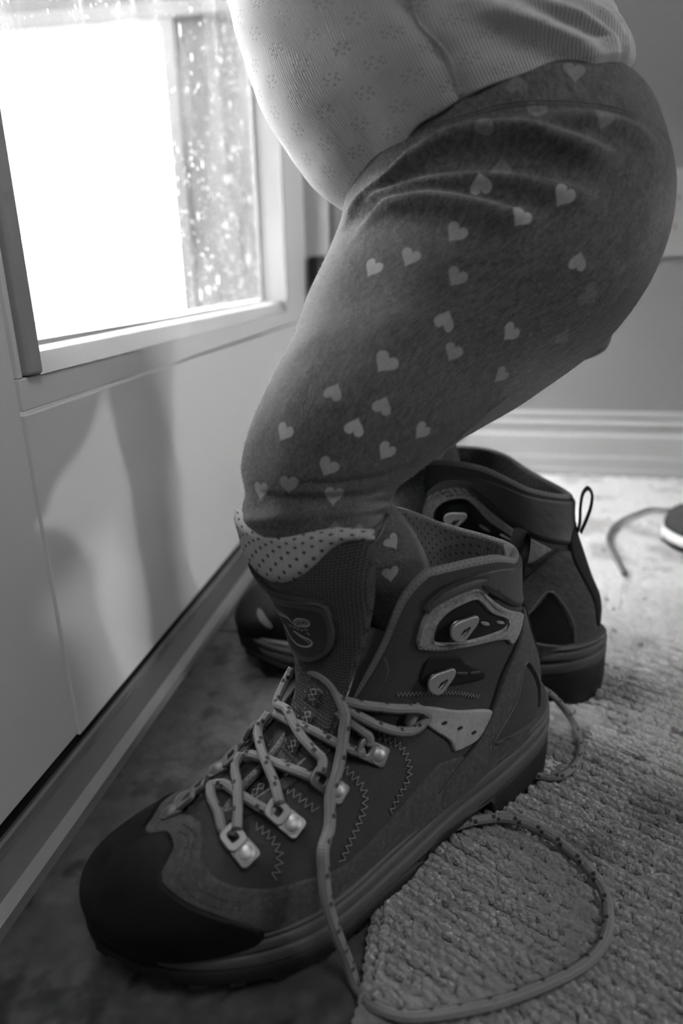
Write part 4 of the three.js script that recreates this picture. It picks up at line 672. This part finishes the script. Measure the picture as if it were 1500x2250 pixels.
// body: one continuous surface from tapered bones joined by a smooth minimum
{
  const bones = [], J = (p, r) => ({ p, r }), bone = (a, b, k = .02) => bones.push([a, b, k]);
  const pel = J(V(.03, .40, -.50), .060), bel = J(V(-.005, .49, -.50), .068), che = J(V(-.045, .60, -.50), .066), nk = J(V(-.055, .725, -.50), .028), hd = J(V(-.075, .815, -.50), .062), fc = J(V(-.105, .785, -.50), .042), cr0 = J(V(-.06, .845, -.50), .062);
  bone(pel, bel); bone(bel, che); bone(che, J(V(-.052, .67, -.50), .045)); bone(J(V(-.052, .67, -.50), .04), nk, .03); bone(nk, hd, .015); bone(hd, fc, .02); bone(hd, cr0);
  bone(J(V(-.145, .79, -.50), .006), J(V(-.15, .783, -.50), .008), .012);                            // nose
  for (const s of [-1, 1]) bone(J(V(-.07, .81, -.50 + s * .064), .012), J(V(-.068, .79, -.50 + s * .063), .009), .006);   // ears
  const limb = (rs, ks) => { for (let i = 0; i + 1 < ks.length; i++) { const a = rs[ks[i]], b = rs[ks[i + 1]], ra = Math.min(a.a.length(), a.d) * .52, rb = Math.min(b.a.length(), b.d) * .52; bone(J(a.c.clone(), ra), J(b.c.clone(), rb), .02); } };
  limb(legRings, [4, 6, 8, 9, 11, 14, 16, 18]); limb(farRings, [3, 5, 7, 9, 11]); bone(pel, J(legRings[5].c.clone(), .05)); bone(pel, J(farRings[4].c.clone(), .042));
  for (const [rs, b, tq] of [[legRings, bootL, (180 + 45.5) * R], [farRings, bootR, 174 * R]]) { const an = rs[rs.length - 1].c.clone(), f = V(.185, .035, 0).applyAxisAngle(V(0, 1, 0), tq).add(b.position), he = V(.085, .03, 0).applyAxisAngle(V(0, 1, 0), tq).add(b.position); bone(J(an, .02), J(he, .019), .015); bone(J(he, .019), J(f, .014), .015); }
  const hands = [];
  for (const s of [-1, 1]) {
    const sh = J(V(-.052, .675, -.50 - s * .07), .034), el = J(V(-.125, .635, -.50 - s * .105), .025), wr = J(V(-.222, .70, -.50 - s * .075), .017), pa = V(-.258, .735, -.50 - s * .072);
    bone(sh, el); bone(el, wr); bone(wr, J(pa, .015), .012); hands.push([s, pa]);
    const len = [.020, .024, .026, .023]; for (let i = 0; i < 4; i++) { const z = pa.z + s * (.013 - i * .0087), b0 = V(-.262, .746, z), b1 = V(-.2665, .746 + len[i] * .6, z + s * (.003 - i * .002)), b2 = V(-.2685, .746 + len[i] * 1.1, z + s * (.004 - i * .0027)); bone(J(b0, .0052), J(b1, .0046), .003); bone(J(b1, .0046), J(b2, .004), .002); }
    const t0 = V(-.262, .732, pa.z + s * .012), t1 = V(-.2665, .744, pa.z + s * .027); bone(J(t0, .006), J(t1, .0045), .004);
  }
  const sd = (p) => {
    let d = 1e3;
    for (const [A, B2, k] of bones) { const ab = B2.p.clone().sub(A.p), h = clamp(p.clone().sub(A.p).dot(ab) / Math.max(ab.lengthSq(), 1e-9), 0, 1), q = p.distanceTo(A.p.clone().addScaledVector(ab, h)) - lerp(A.r, B2.r, h); const m = Math.max(k - Math.abs(d - q), 0) / k; d = Math.min(d, q) - m * m * k * .25; }
    return d;
  };
  const field = (c, half, n) => {                     // marching cubes on a cube of the given half size
    const mc = new MarchingCubes(n, new THREE.MeshStandardMaterial(), false, false, 120000); mc.isolation = 0;
    const p = V(0, 0, 0), hs = n / 2;
    for (let z = 0; z < n; z++) for (let y = 0; y < n; y++) for (let x = 0; x < n; x++) { p.set((x - hs) / hs * half + c.x, (y - hs) / hs * half + c.y, (z - hs) / hs * half + c.z); mc.field[x + y * n + z * n * n] = -sd(p); }
    mc.update();
    const k = mc.count, g = new THREE.BufferGeometry(), pos = new Float32Array(mc.positionArray.subarray(0, k * 3)), nor = new Float32Array(mc.normalArray.subarray(0, k * 3));
    for (let i = 0; i < pos.length; i += 3) { pos[i] = pos[i] * half + c.x; pos[i + 1] = pos[i + 1] * half + c.y; pos[i + 2] = pos[i + 2] * half + c.z; }
    g.setAttribute('position', new THREE.BufferAttribute(pos, 3)); g.setAttribute('normal', new THREE.BufferAttribute(nor, 3)); g.setAttribute('uv', new THREE.BufferAttribute(new Float32Array(k * 2), 2)); return g;
  };
  const parts = [field(V(-.03, .45, -.48), .47, 84), ...hands.map(([, q]) => field(q.clone().add(V(-.004, .012, 0)), .045, 34))];
  mesh('body', mergeGeometries(parts), grey(.42, .6), person);
  const eye = new THREE.SphereGeometry(.0075, 16, 12); for (const s of [-1, 1]) mesh('eye', eye.clone().translate(-.139, .806, -.50 + s * .022), grey(.05, .2), person);
  const lipsG = tube([V(-.132, .763, -.512), V(-.139, .761, -.5), V(-.132, .763, -.488)], .0032, 6, 8); mesh('lips', lipsG, grey(.25, .5), person);
  // short hair over the crown and the back of the head
  mesh('hair', gridGeo(60, 30, (u, v) => { const a = u * Math.PI * 2, e = lerp(Math.PI / 2, -.35 + .75 * Math.max(0, -Math.cos(a)) ** .6, v), r = .0745 + .001 * Math.sin(a * 23 + v * 7); return V(-.062 + r * 1.02 * Math.cos(e) * Math.cos(a), .832 + r * Math.sin(e), -.50 + r * Math.cos(e) * Math.sin(a)); }, { closed: true }), grey(.09, .7), person);
  for (const s of [-1, 1]) mesh('sleeve', gridGeo(48, 40, (u, v) => { const q = crList([[-.05, .668, -.50 - s * .058, .046], [-.085, .652, -.50 - s * .09, .042], [-.128, .637, -.50 - s * .104, .036], [-.175, .665, -.50 - s * .092, .031], [-.215, .695, -.50 - s * .077, .026]], v * 4), w = v > .97 ? .8 : 1, t = V(-.6, v < .5 ? -.25 : .35, -s * (.5 - v)).normalize(), b = V(0, 1, 0).cross(t).normalize(), n = t.clone().cross(b), a = u * Math.PI * 2; return V(q[0], q[1], q[2]).addScaledVector(b, Math.cos(a) * q[3] * w).addScaledVector(n, Math.sin(a) * q[3] * w); }, { closed: true, uvf: (u, v) => [u * .22, v * .2] }), shirtMat, shirt);
}


// ---------------------------------------------------------------- rug: backing and a pile of short thick loops
const rug = thing('rug', 'pale chunky cotton rug with rows of thick loops, lying under both boots', 'rug');
const rugMat = grey(0.70, 1, { specularIntensity: .2, bumpMap: tex(128, (u, v) => .5 + .5 * Math.sin(u * 25) * Math.sin(v * 60 + 3 * u), .01), bumpScale: .0004 });
mesh('backing', box(-.040, 1.10, 0.0005, 0.0035, -1.212, 0.12, .001), rugMat, rug);
{
  const nub = new THREE.IcosahedronGeometry(1, 2); { const p = nub.attributes.position; for (let i = 0; i < p.count; i++) { const x = p.getX(i), y = p.getY(i), z = p.getZ(i), k = 1 + .16 * Math.sin(5 * x + 2 * y) * Math.sin(4 * z + 3 * x) + .10 * Math.sin(9 * y + 5 * z + 2); p.setXYZ(i, x * k, y * k, z * k); } nub.computeVertexNormals(); }
  const foot = (x, z, boot, ang, side) => { const c = Math.cos(-ang), s = Math.sin(-ang), dx = x - boot.position.x, dz = z - boot.position.z, a = dx * c + dz * s, b = -side * (-dx * s + dz * c); return a > -.004 && a < .31 && Math.abs(b) < .040 ? 1 : 0; };
  const mats = [], cols = [], dir = 28 * R, cx = Math.cos(dir), sx = Math.sin(dir), q = new THREE.Quaternion(), e = new THREE.Euler();
  const put = (x, z, l, w, h, a) => {
    const under = foot(x, z, bootL, (180 + 45.5) * R, 1) || foot(x, z, bootR, 174 * R, -1), lump = fbm(x * 30 + 9, z * 30 + 20, 1024, 77, 3);
    e.set((rnd() - .5) * .8, -a + (rnd() - .5) * .8, (rnd() - .5) * .8); q.setFromEuler(e);
    const hh = (under ? .35 : .75 + .7 * lump) * h, y = .0036 + (under ? -.001 : hh * .5);
    mats.push(new THREE.Matrix4().compose(V(x, y, z), q, V(l * (.75 + .55 * rnd()), hh, w * (.8 + .4 * rnd()))));
    const dirt = smooth(fbm(x * 22, z * 22, 1024, 15, 4), .55, .72), speck = rnd() > .992 ? .45 : 1; const g = (0.92 + .14 * rnd() - .30 * dirt) * speck; cols.push(g);
  };
  for (let i = -240; i < 480; i++) for (let j = -400; j < 240; j++) {
    const s = i * .0054 + (j & 1) * .0027, t = j * .0040, x = s * cx - t * sx + .2 + (rnd() - .5) * .0022, z = s * sx + t * cx - .6 + (rnd() - .5) * .0022;
    if (x < -.031 || x > 1.05 || z < -1.208 || z > .04) continue; if (Math.abs(x) > .75 && z > -.6) continue;
    put(x, z, .0037, .0024, j % 3 ? .0039 : .0024, dir);
  }
  for (let k = 0; k < 2; k++) for (let z = -1.208; z < .04; z += .0056) put(-.0375 + k * .0058, z + (rnd() - .5) * .001 + k * .003, .0034, .0030, .0040, 0);
  const im = new THREE.InstancedMesh(nub, rugMat, mats.length); im.name = 'pile'; im.userData.kind = 'stuff'; im.castShadow = im.receiveShadow = true;
  mats.forEach((m, i) => { im.setMatrixAt(i, m); im.setColorAt(i, new THREE.Color(cols[i], cols[i], cols[i])); }); rug.add(im);
  console.log('loops', mats.length);
}
// ---------------------------------------------------------------- low shoe at the edge of the picture
{
  const sh = thing('shoe', 'black low shoe with a pale sole edge, cut by the right picture edge', 'shoe', [.262, .010, -.905], -18 * R);
  const k = .62, ringS = (u, o) => { const q = soleRing(u, o / k); return V(.33 * k - q[0] * k, 0, q[1] * k * 1.15); };
  const shoeGeo = (rings) => gridGeo(96, rings.length + 1, (u, v) => { const j = Math.round(v * (rings.length + 1)) - 1, r = rings[clamp(j, 0, rings.length - 1)], p = ringS(u, r[0]); p.y = r[1]; if (j < 0 || j >= rings.length) { p.x = lerp(p.x, .1, .9); p.z *= .05; } return p; }, { closed: true, uvf: (u, v, p) => [p.x, p.y + p.z] });
  mesh('outsole', shoeGeo([[-.004, 0], [0, .0015], [.0006, .005], [0, .0075]]), B.rubber, sh);
  mesh('sole_band', shoeGeo([[-.002, .0072], [.0012, .0078], [.0016, .012], [.0012, .0195], [-.001, .0205]]), grey(.42, .5), sh);
  mesh('upper', shoeGeo([[-.0015, .0195], [0, .027], [-.002, .036], [-.008, .046], [-.016, .052], [-.028, .056]]), grey(.012, .8, { bumpMap: B.mesh.bumpMap, bumpScale: .0003 }), sh);
  const inv = new THREE.Matrix4().makeRotationY(18 * R), lp = [[1490, 1121, .03], [1462, 1121, .02], [1430, 1119, .0145], [1400, 1128, .0145], [1362, 1146, .0145], [1341, 1166, .0145], [1336, 1190, .0145], [1347, 1216, .0145], [1361, 1242, .0145], [1370, 1262, .0145]].map(([x, y, h]) => atY(x, y, h).sub(sh.position).applyMatrix4(inv));
  mesh('lace', tube(lp, .0027, 10, 10), grey(.06, .9), sh);
}
// ---------------------------------------------------------------- added ceiling fill, out of view, that brightens the near rug
{
  const c = thing('added_ceiling_fill', 'added square ceiling fill light with a glowing diffuser, out of view above the rug', 'ceiling light', [.65, 2.4, .55]);
  mesh('housing', box(-.36, .36, -.05, 0, -.36, .36, .012), M.framePaint, c);
  mesh('diffuser', box(-.33, .33, -.058, -.045, -.33, .33, .006), new THREE.MeshPhysicalMaterial({ color: 0xffffff, emissive: 0xffffff, emissiveIntensity: 1.2, roughness: .6 }), c);
  const a = new THREE.RectAreaLight(0xffffff, CEIL_FILL, .66, .66); a.position.set(0, -.062, 0); a.rotation.x = -Math.PI / 2; c.add(a);
}
// ---------------------------------------------------------------- unseen lamp right of the picture, placed to throw boot shadows on the door
{
  const l = thing('unseen_lamp', 'unseen low lamp with a round glowing bulb, out of view to the right, throwing boot shadows on the door', 'lamp', [1.95, 0, -.52]);
  mesh('base', new THREE.LatheGeometry([[0, 0], [.11, 0], [.115, .008], [.1, .016], [.02, .024], [.012, .04], [.012, .33], [.03, .345], [.03, .36], [0, .36]].map((p) => new THREE.Vector2(...p)), 40), grey(.2, .4), l);
  const bulb = mesh('bulb', new THREE.SphereGeometry(.05, 32, 20).translate(0, .405, 0), new THREE.MeshPhysicalMaterial({ color: 0xffffff, emissive: 0xffffff, emissiveIntensity: 6, roughness: .5 }), l);
  const p = new THREE.PointLight(0xffffff, LAMP); p.position.set(0, .405, 0); p.shadow.radius = 2.6; p.castShadow = true; l.add(p);
}
renderer.render(scene, camera);
